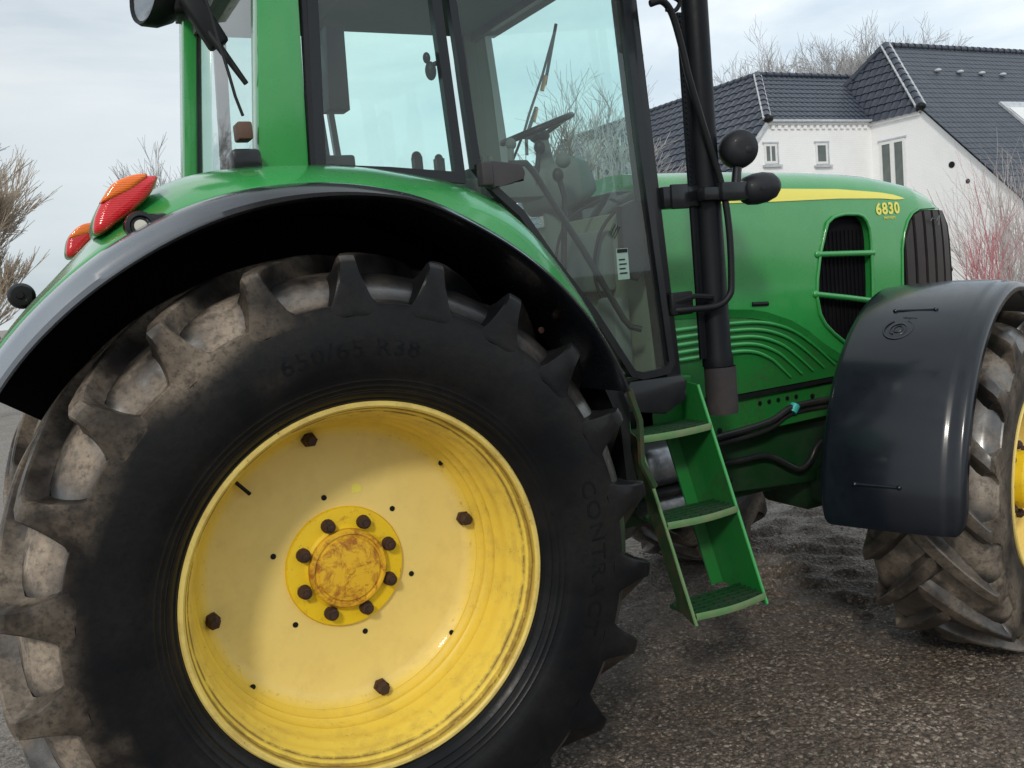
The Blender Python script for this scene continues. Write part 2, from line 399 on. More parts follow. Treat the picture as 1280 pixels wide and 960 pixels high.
def place_copies(src, mats, parent):
    """src built around the origin; first matrix moves src itself, the rest are copies"""
    out = []
    for i, mt in enumerate(mats):
        o = src if i == 0 else src.copy()
        if i: COL.objects.link(o)
        o.parent = parent; o.matrix_parent_inverse = Matrix()
        o.matrix_local = WM[parent.name].inverted() @ mt if parent else mt
        WM[o.name] = mt; out.append(o)
    return out
def lerp(a, b, t): return a + (b - a) * t
def interp(x, xs, ys):
    if x <= xs[0]: return ys[0]
    for i in range(1, len(xs)):
        if x <= xs[i]: return lerp(ys[i - 1], ys[i], (x - xs[i - 1]) / (xs[i] - xs[i - 1]))
    return ys[-1]
def text_mesh(txt, size, extrude=0, spacing=1.0, offset=0):
    cu = bpy.data.curves.new('lettering', 'FONT'); cu.body = txt; cu.size = size; cu.extrude = extrude
    cu.align_x = 'CENTER'; cu.align_y = 'CENTER'; cu.space_character = spacing; cu.resolution_u = 3; cu.offset = offset
    o = bpy.data.objects.new('lettering', cu); COL.objects.link(o)
    bpy.context.view_layer.update()
    me = bpy.data.meshes.new_from_object(o.evaluated_get(bpy.context.evaluated_depsgraph_get()))
    bpy.data.objects.remove(o); bpy.data.curves.remove(cu)
    return me

# ------------------------------------------------------------------ camera (from a calibration on the wheel, studs and verticals)
AX = .89      # rear axle height
f_px = 1150.1
F = Vector((0.45646, 0.88287, -0.110387)); Rt = Vector((0.880003, -0.466284, -0.090413)); Up = Vector((0.131295, 0.055871, 0.989768))
CAM = Vector((-0.7530, -2.3798, 1.6941))
cd = bpy.data.cameras.new('camera'); cam = bpy.data.objects.new('camera', cd); COL.objects.link(cam)
cam.matrix_world = Matrix(((Rt.x, Up.x, -F.x, CAM.x), (Rt.y, Up.y, -F.y, CAM.y), (Rt.z, Up.z, -F.z, CAM.z), (0, 0, 0, 1)))
cd.sensor_width = 36; cd.lens = 36 * f_px / 1280; cd.clip_start = .05; cd.clip_end = 2000
sc.camera = cam

# ------------------------------------------------------------------ world and sun
SUN_DIR = Vector((-.50, -.66, .56)).normalized()      # towards the sun
elev = math.asin(SUN_DIR.z); azim = math.atan2(SUN_DIR.x, SUN_DIR.y)
w = bpy.data.worlds.new('World'); sc.world = w; w.use_nodes = True; nt = w.node_tree
bg = nt.nodes['Background']
sky = N(nt, 'ShaderNodeTexSky'); sky.sky_type = 'NISHITA'; sky.sun_disc = False; sky.sun_elevation = elev; sky.sun_rotation = azim
tc = N(nt, 'ShaderNodeTexCoord')
mp = N(nt, 'ShaderNodeMapping'); mp.inputs['Scale'].default_value = (1.0, 1.0, 3.6); L(nt, tc.outputs['Generated'], mp.inputs['Vector'])
n1 = noi(nt, mp.outputs[0], 2.1, 8, .55, .4); n2 = noi(nt, mp.outputs[0], 1.0, 4, .5)
cl = ramp(nt, n1, [(.36, 0), (.62, 1)])
clouds = mixc(nt, cl, (.46, .56, .65), (.93, .96, .96))
clouds = mixc(nt, ramp(nt, n2, [(.38, 0), (.62, .65)]), clouds, (.76, .83, .86))
skyc = mixc(nt, 1.0, sky.outputs[0], (.11, .11, .11), 'MULTIPLY')
fin = mixc(nt, .90, skyc, clouds)
sp = N(nt, 'ShaderNodeSeparateXYZ'); L(nt, tc.outputs['Generated'], sp.inputs[0])
east = ramp(nt, mth(nt, 'ADD', mth(nt, 'MULTIPLY', sp.outputs[0], .5), .5), [(.50, .80), (.9, 1.06)])
zen = ramp(nt, sp.outputs[2], [(.0, 1.0), (.6, 1.15)])
fin = mixc(nt, 1.0, fin, east, 'MULTIPLY'); fin = mixc(nt, 1.0, fin, zen, 'MULTIPLY')
L(nt, fin, bg.inputs[0]); bg.inputs[1].default_value = 1.17
sl = bpy.data.lights.new('sun', 'SUN'); sl.energy = 1.5; sl.angle = R(7); sl.color = (1, .94, .84)
so = bpy.data.objects.new('sun', sl); COL.objects.link(so); so.rotation_euler = SUN_DIR.to_track_quat('Z', 'Y').to_euler()
sc.view_settings.view_transform = 'Standard'; sc.view_settings.look = 'None'; sc.view_settings.exposure = 0

def sstep(a, b, x):
    t = max(0, min(1, (x - a) / (b - a))); return t * t * (3 - 2 * t)
# ------------------------------------------------------------------ ground
def seat_t(pts, n=6):
    P = [Vector(p) for p in pts]; out = []
    for i in range(len(P) - 1):
        p0 = P[max(0, i - 1)]; p1 = P[i]; p2 = P[i + 1]; p3 = P[min(len(P) - 1, i + 2)]
        for k in range(n):
            t = k / n; out.append(.5 * ((2 * p1) + (p2 - p0) * t + (2 * p0 - 5 * p1 + 4 * p2 - p3) * t * t + (3 * p1 - p0 - 3 * p2 + p3) * t ** 3))
    out.append(P[-1]); return out
def axis_lines(lo, hi, step, far):
    a = [lo + step * i for i in range(int((hi - lo) / step) + 1)]
    s_, x = step, a[-1]
    while x < far: s_ *= 1.35; x += s_; a.append(x)
    s_, x = step, a[0]; pre = []
    while x > -far: s_ *= 1.35; x -= s_; pre.append(x)
    return pre[::-1] + a
gx = axis_lines(-1.2, 5.2, .022, 600); gy = axis_lines(-1.5, 4.0, .022, 600)
def gz(x, y):
    e = max(0, 1 - max(abs(x - 2) - 3.2, abs(y - 1.4) - 2.6, 0) / 1.2)
    if e <= 0: return 0
    z = .010 * noise.noise(Vector((x * 1.3, y * 1.3, 0))) + .011 * noise.noise(Vector((x * 6, y * 6, 3))) + .008 * noise.noise(Vector((x * 15, y * 15, 7))) + .004 * noise.noise(Vector((x * 34, y * 34, 2)))
    # tyre print: pressed lug bars in the soft grit
    u = (x - y - 1.55) / 1.414; k = math.exp(-(u / .36) ** 4) * sstep(1.9, 2.5, (x + y) / 1.414)
    if k > .02:
        ph = ((x + y) / 1.414 + abs(u) * .25 + .05 * noise.noise(Vector((x * 4, y * 4, 1)))) / .19
        z += k * (.042 * (max(0, sin(ph * 2 * PI)) ** .8) - .012) * (.7 + 1.6 * noise.noise(Vector((x * 5, y * 5, 9))))
    return (z - .006) * e
g = B(); g.grid([[(x, y, gz(x, y)) for x in gx] for y in gy])
tag(g.done('ground', M['ground'], None, 180, recentre=False), kind='structure')
g = B()
rs = random.Random(3)
for i in range(9000):
    x = rs.uniform(.6, 4.6); y = rs.uniform(-1.4, 2.2)
    s_ = rs.choice((.0022, .003, .003, .004, .0055, .008)) * rs.uniform(.8, 1.3)
    z = gz(x, y)
    vs = []
    q = [(1, 0, 0), (0, 1, 0), (-1, 0, 0), (0, -1, 0), (0, 0, 1)]
    a = rs.uniform(0, 6); mt = Matrix.Rotation(a, 3, 'Z')
    V = [g.bm.verts.new(Vector((x, y, z + s_ * .2)) + mt @ Vector((p[0] * s_ * rs.uniform(.7, 1.3), p[1] * s_ * rs.uniform(.7, 1.3), p[2] * s_ * .8))) for p in q]
    for k in range(4): g.bm.faces.new((V[k], V[(k + 1) % 4], V[4]))
tag(g.done('loose_gravel', M['stone'], None, 60, recentre=False), 'small loose stones scattered over the dark ground beside the tractor', 'gravel', kind='stuff')

# ================================================================== TRACTOR
T = empty('tractor', (1.3, 1.03, 0), 'green farm tractor with yellow wheels parked on gravelly ground', 'tractor')

# ---------------------------------------------------------------- tyre builder (axis Y, outer face y=0, centre at origin)
PROF = [(.497, .035), (.505, .012), (.517, .004), (.524, -.008), (.530, -.010), (.533, -.015), (.545, -.024), (.549, -.024), (.553, -.030), (.562, -.034), (.564, -.0365), (.567, -.0365), (.569, -.037), (.577, -.0405), (.579, -.043), (.582, -.043), (.584, -.0435),
        (.60, -.050), (.604, -.0525), (.64, -.059), (.68, -.061), (.72, -.058), (.745, -.0545), (.765, -.0515), (.779, -.0488), (.7815, -.0490)]
SHO = [(.784, -.0470), (.7855, -.038), (.788, -.024), (.796, -.012), (.822, .004), (.846, .022), (.862, .050), (.872, .11), (.877, .20), (.878, .27)]
LUG = [  # y_top, r_top, y_base, r_base, half width top, half width base, mud
    (-.0532, .752, -.053, .752, .072, .073, .10), (-.0512, .768, -.050, .768, .071, .073, .15), (-.0498, .783, -.040, .784, .064, .069, .2), (-.0485, .806, -.018, .793, .051, .058, .25),
    (-.0465, .836, -.002, .812, .040, .049, .3), (-.043, .868, .012, .832, .031, .043, .35), (-.037, .893, .024, .848, .0265, .041, .36), (-.022, .911, .036, .857, .0265, .042, .7), (.012, .920, .056, .864, .028, .047, .8),
    (.06, .923, .085, .869, .032, .054, .75), (.10, .925, .12, .872, .035, .059, .7), (.15, .928, .155, .875, .037, .062, .7), (.20, .930, .20, .877, .038, .064, .7),
    (.25, .931, .25, .878, .038, .062, .7), (.29, .931, .292, .878, .037, .056, .7), (.318, .930, .340, .877, .030, .044, .7)]
def tyre(name, Ro, rr, W, nl, phase, mudf, parent, mt, swirl=.33, bulge=1.0):
    kr = (Ro - rr) / (.929 - .515); kw = W / .54
    mr = lambda r: rr + (r - .515) * kr
    my = lambda y: y * kw * (bulge if y < 0 else 1)
    bm = bmesh.new(); seg = nl * 20
    lay = bm.verts.layers.float.new('mud'); wet = bm.verts.layers.float.new('wet')
    prof = [(mr(r), my(y), r) for r, y in PROF + SHO]
    prof += [(r, W - y, q) for r, y, q in prof[-2::-1]]
    rings = []
    for r, y, q in prof:
        ring = []
        for k in range(seg):
            a = 2 * PI * k / seg; v = bm.verts.new((r * cos(a), y, r * sin(a))); v[lay] = mudf(v.co, 'floor' if q > .7875 else 'wall', q)
            if q > .7875:      # mud lies in the middle of the void and banks up behind the next bar
                sd = y > W / 2; yy = (W - y if sd else y) / kw; dc = -swirl * max(0, (yy + .015) / .335) ** 1.12
                u = ((a - phase - dc - (PI / nl if sd else 0)) / (2 * PI / nl)) % 1
                v[lay] *= sstep(.16, .34, u) * sstep(.90, .72, u)
            v[wet] = 1.0 if q > .785 else 0.0; ring.append(v)
        rings.append(ring)
    for i in range(len(rings) - 1):
        for k in range(seg): bm.faces.new((rings[i][k], rings[i + 1][k], rings[i + 1][(k + 1) % seg], rings[i][(k + 1) % seg]))
    pitch = 2 * PI / nl
    for side in (0, 1):
        for j in range(nl):
            th0 = phase + j * pitch + (pitch / 2 if side else 0)
            V = []
            jit = random.uniform(-.004, .004)
            for (yt, rt, yb, rb, ht, hb, mu) in LUG:
                t = max(0, (yt + .015) / .335); dth = -swirl * t ** 1.12 + jit
                r_t, r_b = mr(rt), mr(rb); y_t, y_b = my(yt), my(yb)
                kk = pitch * mr(.80) / (2 * PI / 22 * .80)
                hm = lerp(ht, hb, .30); wear = .0012 * noise.noise(Vector((j * 3.1, yt * 20, side)))
                st = [(-hb, r_b, y_b, .5), (-hm, lerp(r_b, r_t, .35), lerp(y_b, y_t, .35), .5), (-ht, r_t - .006 * kr, lerp(y_t, y_b, .08), mu), (-ht * .80, r_t + wear, y_t, mu), (0, r_t + .0015 + wear, y_t - .0008, mu),
                      (ht * .80, r_t + wear, y_t, mu), (ht, r_t - .006 * kr, lerp(y_t, y_b, .08), mu), (hm, lerp(r_b, r_t, .35), lerp(y_b, y_t, .35), .04), (hb, r_b, y_b, .04)]  # almost no mud on the trailing flank: its shadow is painted in dark
                row = []
                for (wv, r, y, q) in st:
                    a = th0 + dth + wv * kk / r
                    yy = y if not side else W - y
                    v = bm.verts.new((r * cos(a), yy, r * sin(a))); v[lay] = mudf(v.co, 'lug', q) if rt > .90 else mudf(v.co, 'wall', .78); v[wet] = .45 if rt > .90 else 0; row.append(v)
                V.append(row)
            for i in range(len(V) - 1):
                for k in range(8): bm.faces.new((V[i][k], V[i][k + 1], V[i + 1][k + 1], V[i + 1][k]))
            bm.faces.new(V[-1][::-1]); bm.faces.new(V[0])
    bmesh.ops.recalc_face_normals(bm, faces=bm.faces[:])
    zc = mt.translation.z
    for v in bm.verts:
        if v.co.z + zc < .002: v.co.z = .002 - zc
    me = bpy.data.meshes.new(name); bm.to_mesh(me); bm.free()
    o = link(name, me, M['tyre'], None, 30, recentre=False)
    o.matrix_world = mt; WM[o.name] = mt.copy()
    setparent(o, parent)
    return o
def sidewall_text(txt, rad, ang, size, parent, mt, name='sidewall_lettering', outward=True, stretch=1.0):
    me = text_mesh(txt, size, .0009, 1.15)
    for v in me.vertices:
        x, y, z = v.co
        a = ang - x * stretch / rad; r = rad + y
        # y depth from the sidewall profile
        ds = interp(r, [p[0] for p in PROF], [p[1] for p in PROF])
        v.co = Vector((r * cos(a), ds - .0004 + z, r * sin(a)))
    o = link(name, me, M['tyre'], None, 0, recentre=False)
    at = me.attributes.new('mud', 'FLOAT', 'POINT')
    o.matrix_world = mt; WM[o.name] = mt.copy(); setparent(o, parent); return o

def mud_rear(co, kind, q):
    lf = sstep(.25, -.42, co.x); sp = max(0, noise.noise(co * 4.5 + Vector((3, 0, 0))))
    if kind == 'floor': return max(.10, lf)
    if kind == 'wall': return min(1, max(.55 * sstep(.725, .790, q + .035 * noise.noise(co * 7)) * sstep(.0, -.62, co.x) * (.6 + .8 * sstep(-.2, .4, noise.noise(co * 3.3))), .45 * sstep(.62, .70, q) * sstep(.1, -.5, co.x) * sstep(.15, .30, sp)) + .02)
    return max(q * lf, .30 * q * sstep(.0, .3, sp) if q > .36 else 0)
def mud_front(co, kind, q):
    if kind == 'floor': return .62
    if kind == 'wall': return .12 + .30 * sstep(.6, .75, q)
    return .06 + .42 * q

# ---------------------------------------------------------------- rear wheels
RIMP = [(.500, .075), (.512, .050), (.514, .02), (.519, .010), (.5195, -.002), (.515, -.007), (.507, -.007), (.5015, -.001), (.4995, .012), (.497, .016), (.4965, .030),
        (.492, .036), (.4895, .044), (.4865, .047), (.485, .055), (.480, .064), (.4785, .080), (.4765, .100), (.470, .110), (.4665, .124), (.467, .140), (.463, .165), (.4585, .172), (.456, .178), (.4575, .186), (.457, .200),
        (.449, .214), (.4435, .219), (.442, .226), (.4445, .233), (.441, .240), (.433, .246), (.428, .254), (.4295, .260), (.422, .267), (.412, .274), (.400, .2815), (.385, .285), (.30, .2845), (.20, .281), (.175, .280), (.06, .280)]
def rear_wheel(y0, sgn):
    """sgn=1: outer face towards -Y"""
    mt = Matrix.Translation((0, y0, AX)) @ Matrix.Diagonal((1, sgn, 1, 1))
    b_ = B(); b_.lathe(RIMP, seg=144); b_.lathe([(.06, .281), (.10, .33), (.20, .36), (.40, .40), (.47, .42), (.48, .50), (.51, .545), (.519, .545)], seg=96)
    # bead-seat band so the barrel is closed
    b_.lathe([(.500, .075), (.49, .20), (.47, .30), (.49, .50), (.519, .545)], seg=96)
    wh = b_.done('rear_wheel', M['rim'], None, 28, recentre=False)
    wh.matrix_world = mt; WM[wh.name] = mt.copy(); setparent(wh, T)
    tyre('tyre', .929, .515, .54, 22, R(7.6), mud_rear, wh, mt)
    b_ = B(); b_.lathe([(.182, .284), (.182, .274), (.178, .266), (.170, .264), (.128, .262), (.122, .256), (.118, .254)], seg=72)
    hb = b_.done('hub', M['hub'], None, 30, recentre=False); hb.matrix_world = mt; WM[hb.name] = mt.copy(); setparent(hb, wh)
    b_ = B(); b_.lathe([(.120, .262), (.119, .240), (.113, .232), (.106, .231), (.103, .236), (.098, .236), (.093, .229), (.060, .226), (.035, .2245), (.012, .224), (.011, .219), (.004, .218)], seg=64, capb=True)
    hc = b_.done('hub_cap', M['hub_cap'], None, 30, recentre=False); hc.matrix_world = mt; WM[hc.name] = mt.copy(); setparent(hc, wh)
    # wheel nuts
    b_ = B(); b_.lathe([(.021, .0), (.021, -.007), (.018, -.008), (.018, -.026), (.0165, -.029), (.011, -.030), (.010, -.037), (.003, -.038)], seg=14, capb=True)
    nut = b_.done('wheel_nut', M['bolt_rust'], None, 40, recentre=False)
    place_copies(nut, [mt @ Matrix.Translation((.1423 * cos(1.886 - k * PI / 4), .262, .1423 * sin(1.886 - k * PI / 4))) @ Matrix.Rotation(k * 1.7, 4, 'Y') for k in range(8)], wh)
    b_ = B(); b_.lathe([(.0085, .0), (.0085, -.002), (.004, -.0025)], seg=10, capb=True)
    hole = b_.done('disc_hole', M['grime'], None, 30, recentre=False)
    pos = [(.2208, 1.752 - k * PI / 3, .2815) for k in range(6)] + [(.424, R(38), .2575), (.424, R(-42.5), .2575), (.424, R(222), .2575), (.41, R(-78), .271), (.335, R(77), .284)][:4]
    place_copies(hole, [mt @ Matrix.Translation((r * cos(a), y, r * sin(a))) for r, a, y in pos], wh)
    b_ = B(); b_.lathe([(.023, .01), (.023, -.006), (.0195, -.007), (.0195, -.028), (.016, -.031), (.013, -.034), (.012, -.043), (.003, -.044)], seg=6, capb=True)
    cl_ = b_.done('rim_clamp_bolt', M['bolt_rust'], None, 30, recentre=False)
    place_copies(cl_, [mt @ Matrix.Translation((.405 * cos(1.739 - k * PI / 2), .270, .405 * sin(1.739 - k * PI / 2))) @ Matrix.Rotation(k, 4, 'Y') for k in range(4)], wh)
    b_ = B(); b_.tube([(-.310, .262, .338), (-.298, .255, .322), (-.255, .262, .272)], .0055, 8)
    vs = b_.done('valve_stem', M['grime'], None, 60, recentre=False); 
    vs.matrix_world = mt; WM[vs.name] = mt.copy(); setparent(vs, wh)
    if sgn == 1:
        sidewall_text('CONTRACT', .69, R(-4), .070, wh, mt, stretch=1.15)
        sidewall_text('650/65', .665, R(98), .066, wh, mt, stretch=1.1); sidewall_text('R38', .665, R(80), .066, wh, mt, stretch=1.1)
        b_ = B(); b_.prism([(.045, 1.105 - AX), (.075, 1.105 - AX), (.078, 1.12 - AX), (.068, 1.132 - AX), (.05, 1.13 - AX)], .2805, .2835)
        st = b_.done('wheel_sticker', M['yellow_stripe'], None, 0, recentre=False); st.matrix_world = mt; WM[st.name] = mt.copy(); setparent(st, wh)
    return wh
YC = 1.03
rear_wheel(0, 1); rear_wheel(2 * YC, -1)

# ---------------------------------------------------------------- front wheels and fenders, steered to the left
A0 = R(20)
def front_frame(cx, cy, sgn):
    return Matrix.Translation((cx, cy, .69)) @ Matrix.Rotation(A0, 4, 'Z') @ Matrix.Diagonal((1, sgn, 1, 1))
def front_wheel(cx, cy, sgn):
    mt = front_frame(cx, cy, sgn)
    b_ = B(); b_.lathe([(.37, .09), (.378, .05), (.384, .04), (.384, .028), (.378, .024), (.370, .030), (.366, .05), (.352, .07), (.345, .12), (.34, .20), (.325, .215), (.30, .205), (.22, .13), (.16, .11), (.05, .11)], seg=72, capb=True)
    b_.lathe([(.37, .09), (.34, .25), (.36, .44), (.384, .46)], seg=72)
    wh = b_.done('front_wheel', M['rim'], None, 30, recentre=False); wh.matrix_world = mt; WM[wh.name] = mt.copy(); setparent(wh, T)
    tyre('tyre', .70, .38, .46, 16, R(5), mud_front, wh, mt @ Matrix.Translation((0, .035, 0)), .42, .35)
    b_ = B(); b_.lathe([(.12, .11), (.12, .06), (.10, .03), (.04, .02)], seg=32, capb=True)
    hb = b_.done('hub', M['hub'], None, 30, recentre=False); hb.matrix_world = mt; WM[hb.name] = mt.copy(); setparent(hb, wh)
    b_ = B(); b_.lathe([(.02, .0), (.02, -.02), (.01, -.03)], seg=6, capb=True)
    nut = b_.done('wheel_nut', M['bolt_rust'], None, 30, recentre=False)
    place_copies(nut, [mt @ Matrix.Translation((.145 * cos(k * PI / 4), .112, .145 * sin(k * PI / 4))) for k in range(8)], wh)
FW = (2.83, -.10)
front_wheel(FW[0], FW[1], 1)
front_wheel(2.496, 2.133, -1)
def front_fender(cx, cy, sgn):
    mt = front_frame(cx, cy, sgn)
    def Rf(a): return interp(a, [60, 95, 125, 150, 182], [.825, .826, .815, .803, .800])
    prof = [(.60, -.03), (.598, -.008), (.590, -.001), (.575, 0), (.50, .006), (.35, .010), (.22, .006), (.165, .002), (.152, .0), (.147, -.004), (.135, -.006), (.118, -.0055), (.100, -.007), (.090, -.012), (.083, -.024), (.080, -.045)]
    rows = []
    A = [182.4, 182, 181, 179, 176] + [176 - 3.2 * i for i in range(1, 45)]
    for a in A:
        e = max(0, (a - 174) / 8.4)    # round the two lower corners
        row = []
        for (o, dr) in prof:
            oo = o
            if e > 0:
                lim = .035 * (1 - math.sqrt(max(0, 1 - e * e)))
                oo = min(max(o, .080 + lim), .60 - lim)
            rr_ = Rf(a) + dr
            row.append((rr_ * cos(R(a)), oo, rr_ * sin(R(a))))
        rows.append(row)
    b_ = B(); V = b_.grid(rows)
    # small return along the bottom edge
    bot = [(Vector(p) + Vector((.02, 0, -.001))) for p in rows[0]]
    vb = [b_.bm.verts.new(p) for p in bot]
    for i in range(len(vb) - 1): b_.bm.faces.new((V[0][i], V[0][i + 1], vb[i + 1], vb[i]))
    bmesh.ops.recalc_face_normals(b_.bm, faces=b_.bm.faces[:])
    me = bpy.data.meshes.new('front_fender'); b_.bm.to_mesh(me); b_.bm.free()
    fo = link('front_fender', me, M['fender_plastic'], None, 50, recentre=False)
    sm = fo.modifiers.new('thickness', 'SOLIDIFY'); sm.thickness = .007; sm.offset = 0
    fo.matrix_world = mt; WM[fo.name] = mt.copy(); setparent(fo, T)
    def pt(a, o, d=0): r = Rf(a) + .0115 + d; return (r * cos(R(a)), o, r * sin(R(a)))
    # moulded slots with end bosses, and the round moulded pictogram
    def slot(a, o1, o2):
        q = B(); q.tube([pt(a, lerp(o1, o2, t / 8)) for t in range(9)], .0065, 8)
        for o in (o1, o2): q.ell(pt(a, o), (.010, .010, .010))
        s_ = q.done('moulded_slot', M['fender_plastic'], None, 60, recentre=False); s_.matrix_world = mt; WM[s_.name] = mt.copy(); setparent(s_, fo)
    slot(116, .44, .285); slot(170.8, .462, .298)
    q = B(); c0, a0 = .395, 124.5
    def loop(rr_, k0, k1, n, squash=1.0, r=.0045):
        q.tube([pt(a0 + R(1) * 0 + rr_ * squash * cos(t) / .82 * 57.3, c0 + rr_ * sin(t)) for t in [lerp(k0, k1, i / n) for i in range(n + 1)]], r, 6)
    loop(.055, R(-150), R(150), 22); loop(.032, R(30), R(330), 16); loop(.018, 0, R(355), 12)
    q.tube([pt(a0 - 4.2, c0 - .03), pt(a0 - 5.0, c0), pt(a0 - 4.4, c0 - .055)], .0035, 6)
    s_ = q.done('moulded_pictogram', M['fender_plastic'], None, 60, recentre=False); s_.matrix_world = mt; WM[s_.name] = mt.copy(); setparent(s_, fo)
    # bracket under the fender
    q = B(); q.tube([(-.0, .62, -.05), (-.02, .58, .5), (-.03, .45, .79)], .022, 8); q.tube([(-.5, .50, .61), (-.30, .58, .4), (-.02, .60, .3)], .02, 8)
    s_ = q.done('fender_bracket', M['black_matt'], None, 60, recentre=False); s_.matrix_world = mt; WM[s_.name] = mt.copy(); setparent(s_, fo)
front_fender(FW[0], FW[1], 1); front_fender(2.496, 2.133, -1)

# ---------------------------------------------------------------- rear fenders
TH = [26, 28.4, 41.6, 54.2, 67.5, 78, 88.7, 97, 105.7, 118.5, 127, 137, 146]
RO = [.975, .982, 1.012, 1.032, 1.058, 1.088, 1.102, 1.110, 1.118, 1.118, 1.113, 1.108, 1.10]
RI = [.952, .960, .985, 1.008, 1.032, 1.060, 1.060, 1.060, 1.060, 1.056, 1.058, 1.060, 1.055]
TG = [26, 33.9, 43, 47.8, 56.3, 61.6, 65.6, 74.8, 86.8, 95.8, 103.9, 109, 118, 121.5, 125.7, 134, 146]
RG = [1.09, 1.135, 1.163, 1.185, 1.232, 1.236, 1.23, 1.201, 1.190, 1.194, 1.21, 1.212, 1.168, 1.154, 1.135, 1.125, 1.108]
def smooth_i(a, X, Y):
    return sum(interp(a + d, X, Y) for d in (-3, -1.5, 0, 1.5, 3)) / 5
def rear_fender(sgn):
    mY = lambda y: y if sgn == 1 else 2 * YC - y
    pt = lambda a, r, y: (r * cos(R(a)), mY(y), AX + r * sin(R(a)))
    A = [27 + (145 - 27) * i / 90 for i in range(91)]
    b_ = B(); rows = []
    for a in A:
        ro, rg = smooth_i(a, TH, RO), smooth_i(a, TG, RG)
        pr = [(ro - .006, .030), (ro + .006, .045), (lerp(ro, rg, .35), .085), (lerp(ro, rg, .72), .17), (lerp(ro, rg, .95), .27), (rg, .34), (rg, .46), (rg - .02, .60), (rg - .06, .66)]
        rows.append([pt(a, r, y) for r, y in pr])
    b_.grid(rows)
    bmesh.ops.recalc_face_normals(b_.bm, faces=b_.bm.faces[:])
    fd = b_.done('rear_fender', M['green'], T, 50)
    sm = fd.modifiers.new('thickness', 'SOLIDIFY'); sm.thickness = .006; sm.offset = 0
    b_ = B(); rows = []
    for i, a in enumerate(A):
        ro, ri = smooth_i(a, TH, RO), smooth_i(a, TH, RI)
        k = sstep(0, .06, i / 90) * sstep(0, .03, 1 - i / 90)
        pr = [(ri - .004, .30), (ri, .02), (ri - .002, -.030), (ri + .004, -.050), (lerp(ri, ro, .3), -.052), (lerp(ri, ro, .75), -.036), (ro - .002, -.012), (ro + .004, .02), (ro + .002, .05), (ro - .02, .07)]
        rows.append([pt(a, r, y) for r, y in pr])
    V = b_.grid(rows)
    b_.bm.faces.new(V[0]); b_.bm.faces.new(V[-1][::-1])
    b_.done('fender_extension', M['painted_sheen'], fd, 40)
    # dark inner liner: roof and inner wall of the wheel arch
    b_ = B(); rows = []
    for a in A:
        ri = smooth_i(a, TH, RI)
        rows.append([pt(a, ri + .012, .03), pt(a, ri + .035, .20), pt(a, ri + .03, .60), pt(a, ri - .03, .635), pt(a, ri - .35, .64)])
    b_.grid(rows); b_.done('fender_liner', M['liner'], fd, 40)
    # tail light: red body with amber top
    def patch(a0, a1, f0, f1, y0, y1, mat, name, par, bulge=.03):
        q = B(); rows = []
        n = 12
        for i in range(n + 1):
            row = []
            for k in range(9):
                u, v = i / n, k / 8
                a = lerp(a0, a1, u); y = lerp(y0, y1, v)
                h = lerp(f0, f1, v) + bulge * (max(0, 1 - (2 * u - 1) ** 4) ** .6) * (max(0, 1 - (2 * v - 1) ** 4) ** .6)
                row.append(pt(a, h, y))
            rows.append(row)
        q.grid(rows); return q.done(name, mat, par, 60)
    tl = B(); 
    return fd
fd1 = rear_fender(1); fd2 = rear_fender(-1)

def tail_light(lo, am, yn, yw):
    """leaf-shaped lamp leaning on the rear shoulder of the fender; outline in XZ, domed towards -Y"""
    cx = sum(p[0] for p in lo) / len(lo); cz = sum(p[1] for p in lo) / len(lo)
    def dome(poly, name, mat, par, y0, bul, c, yb):
        q = B(); rows = []
        for t, h in ((1, 0), (.985, .35), (.93, .66), (.80, .86), (.55, .96), (.25, 1.0)):
            rows.append([(lerp(c[0], p[0], t), y0 - bul * h, lerp(c[1], p[1], t)) for p in poly])
        V = q.grid(rows, closed=True); q.bm.faces.new(V[-1])
        V = q.grid([[(p[0], y0, p[1]) for p in poly], [(p[0], y0 + yb, p[1]) for p in poly]], closed=True); q.bm.faces.new(V[-1])
        return q.done(name, mat, par, 50)
    def dens(P):
        out = []; n = len(P)
        for i in range(n):
            p0, p1, p2, p3 = [Vector(P[(i + k) % n]) for k in (-1, 0, 1, 2)]
            for t in (0, .33, .66):
                out.append(tuple(.5 * ((2 * p1) + (p2 - p0) * t + (2 * p0 - 5 * p1 + 4 * p2 - p3) * t * t + (3 * p1 - p0 - 3 * p2 + p3) * t ** 3)))
        return out
    P = dens(lo)
    tl = dome([(lerp(cx, p[0], 1.03), lerp(cz, p[1], 1.03)) for p in P], 'tail_light', M['green'], T, yn + .012, .004, (cx, cz), yw)
    dome(P, 'red_lens', M['red_lens'], tl, yn, .030, (cx, cz), yw * .5)
    am = dens(am); c2 = (sum(p[0] for p in am) / len(am), sum(p[1] for p in am) / len(am))
    dome(am, 'amber_lens', M['amber_lens'], tl, yn - .018, .016, c2, yw * .4)
    return tl
tail_light([(-.576, 1.903), (-.571, 1.941), (-.541, 1.994), (-.517, 2.021), (-.472, 2.039), (-.416, 2.039), (-.416, 2.025), (-.435, 1.994), (-.473, 1.960), (-.520, 1.927), (-.552, 1.905)],
           [(-.553, 1.975), (-.541, 1.996), (-.517, 2.023), (-.472, 2.041), (-.436, 2.041), (-.472, 2.010), (-.512, 1.990)], .125, .10)
tail_light([(-.576, 1.954), (-.565, 2.016), (-.534, 2.052), (-.496, 2.073), (-.455, 2.073), (-.460, 2.030), (-.500, 1.990), (-.545, 1.950)],
           [(-.560, 2.020), (-.534, 2.054), (-.496, 2.075), (-.455, 2.075), (-.462, 2.045), (-.510, 2.030)], 1.70, .10)
b_ = B(); c = (-.476, .040, 1.908)
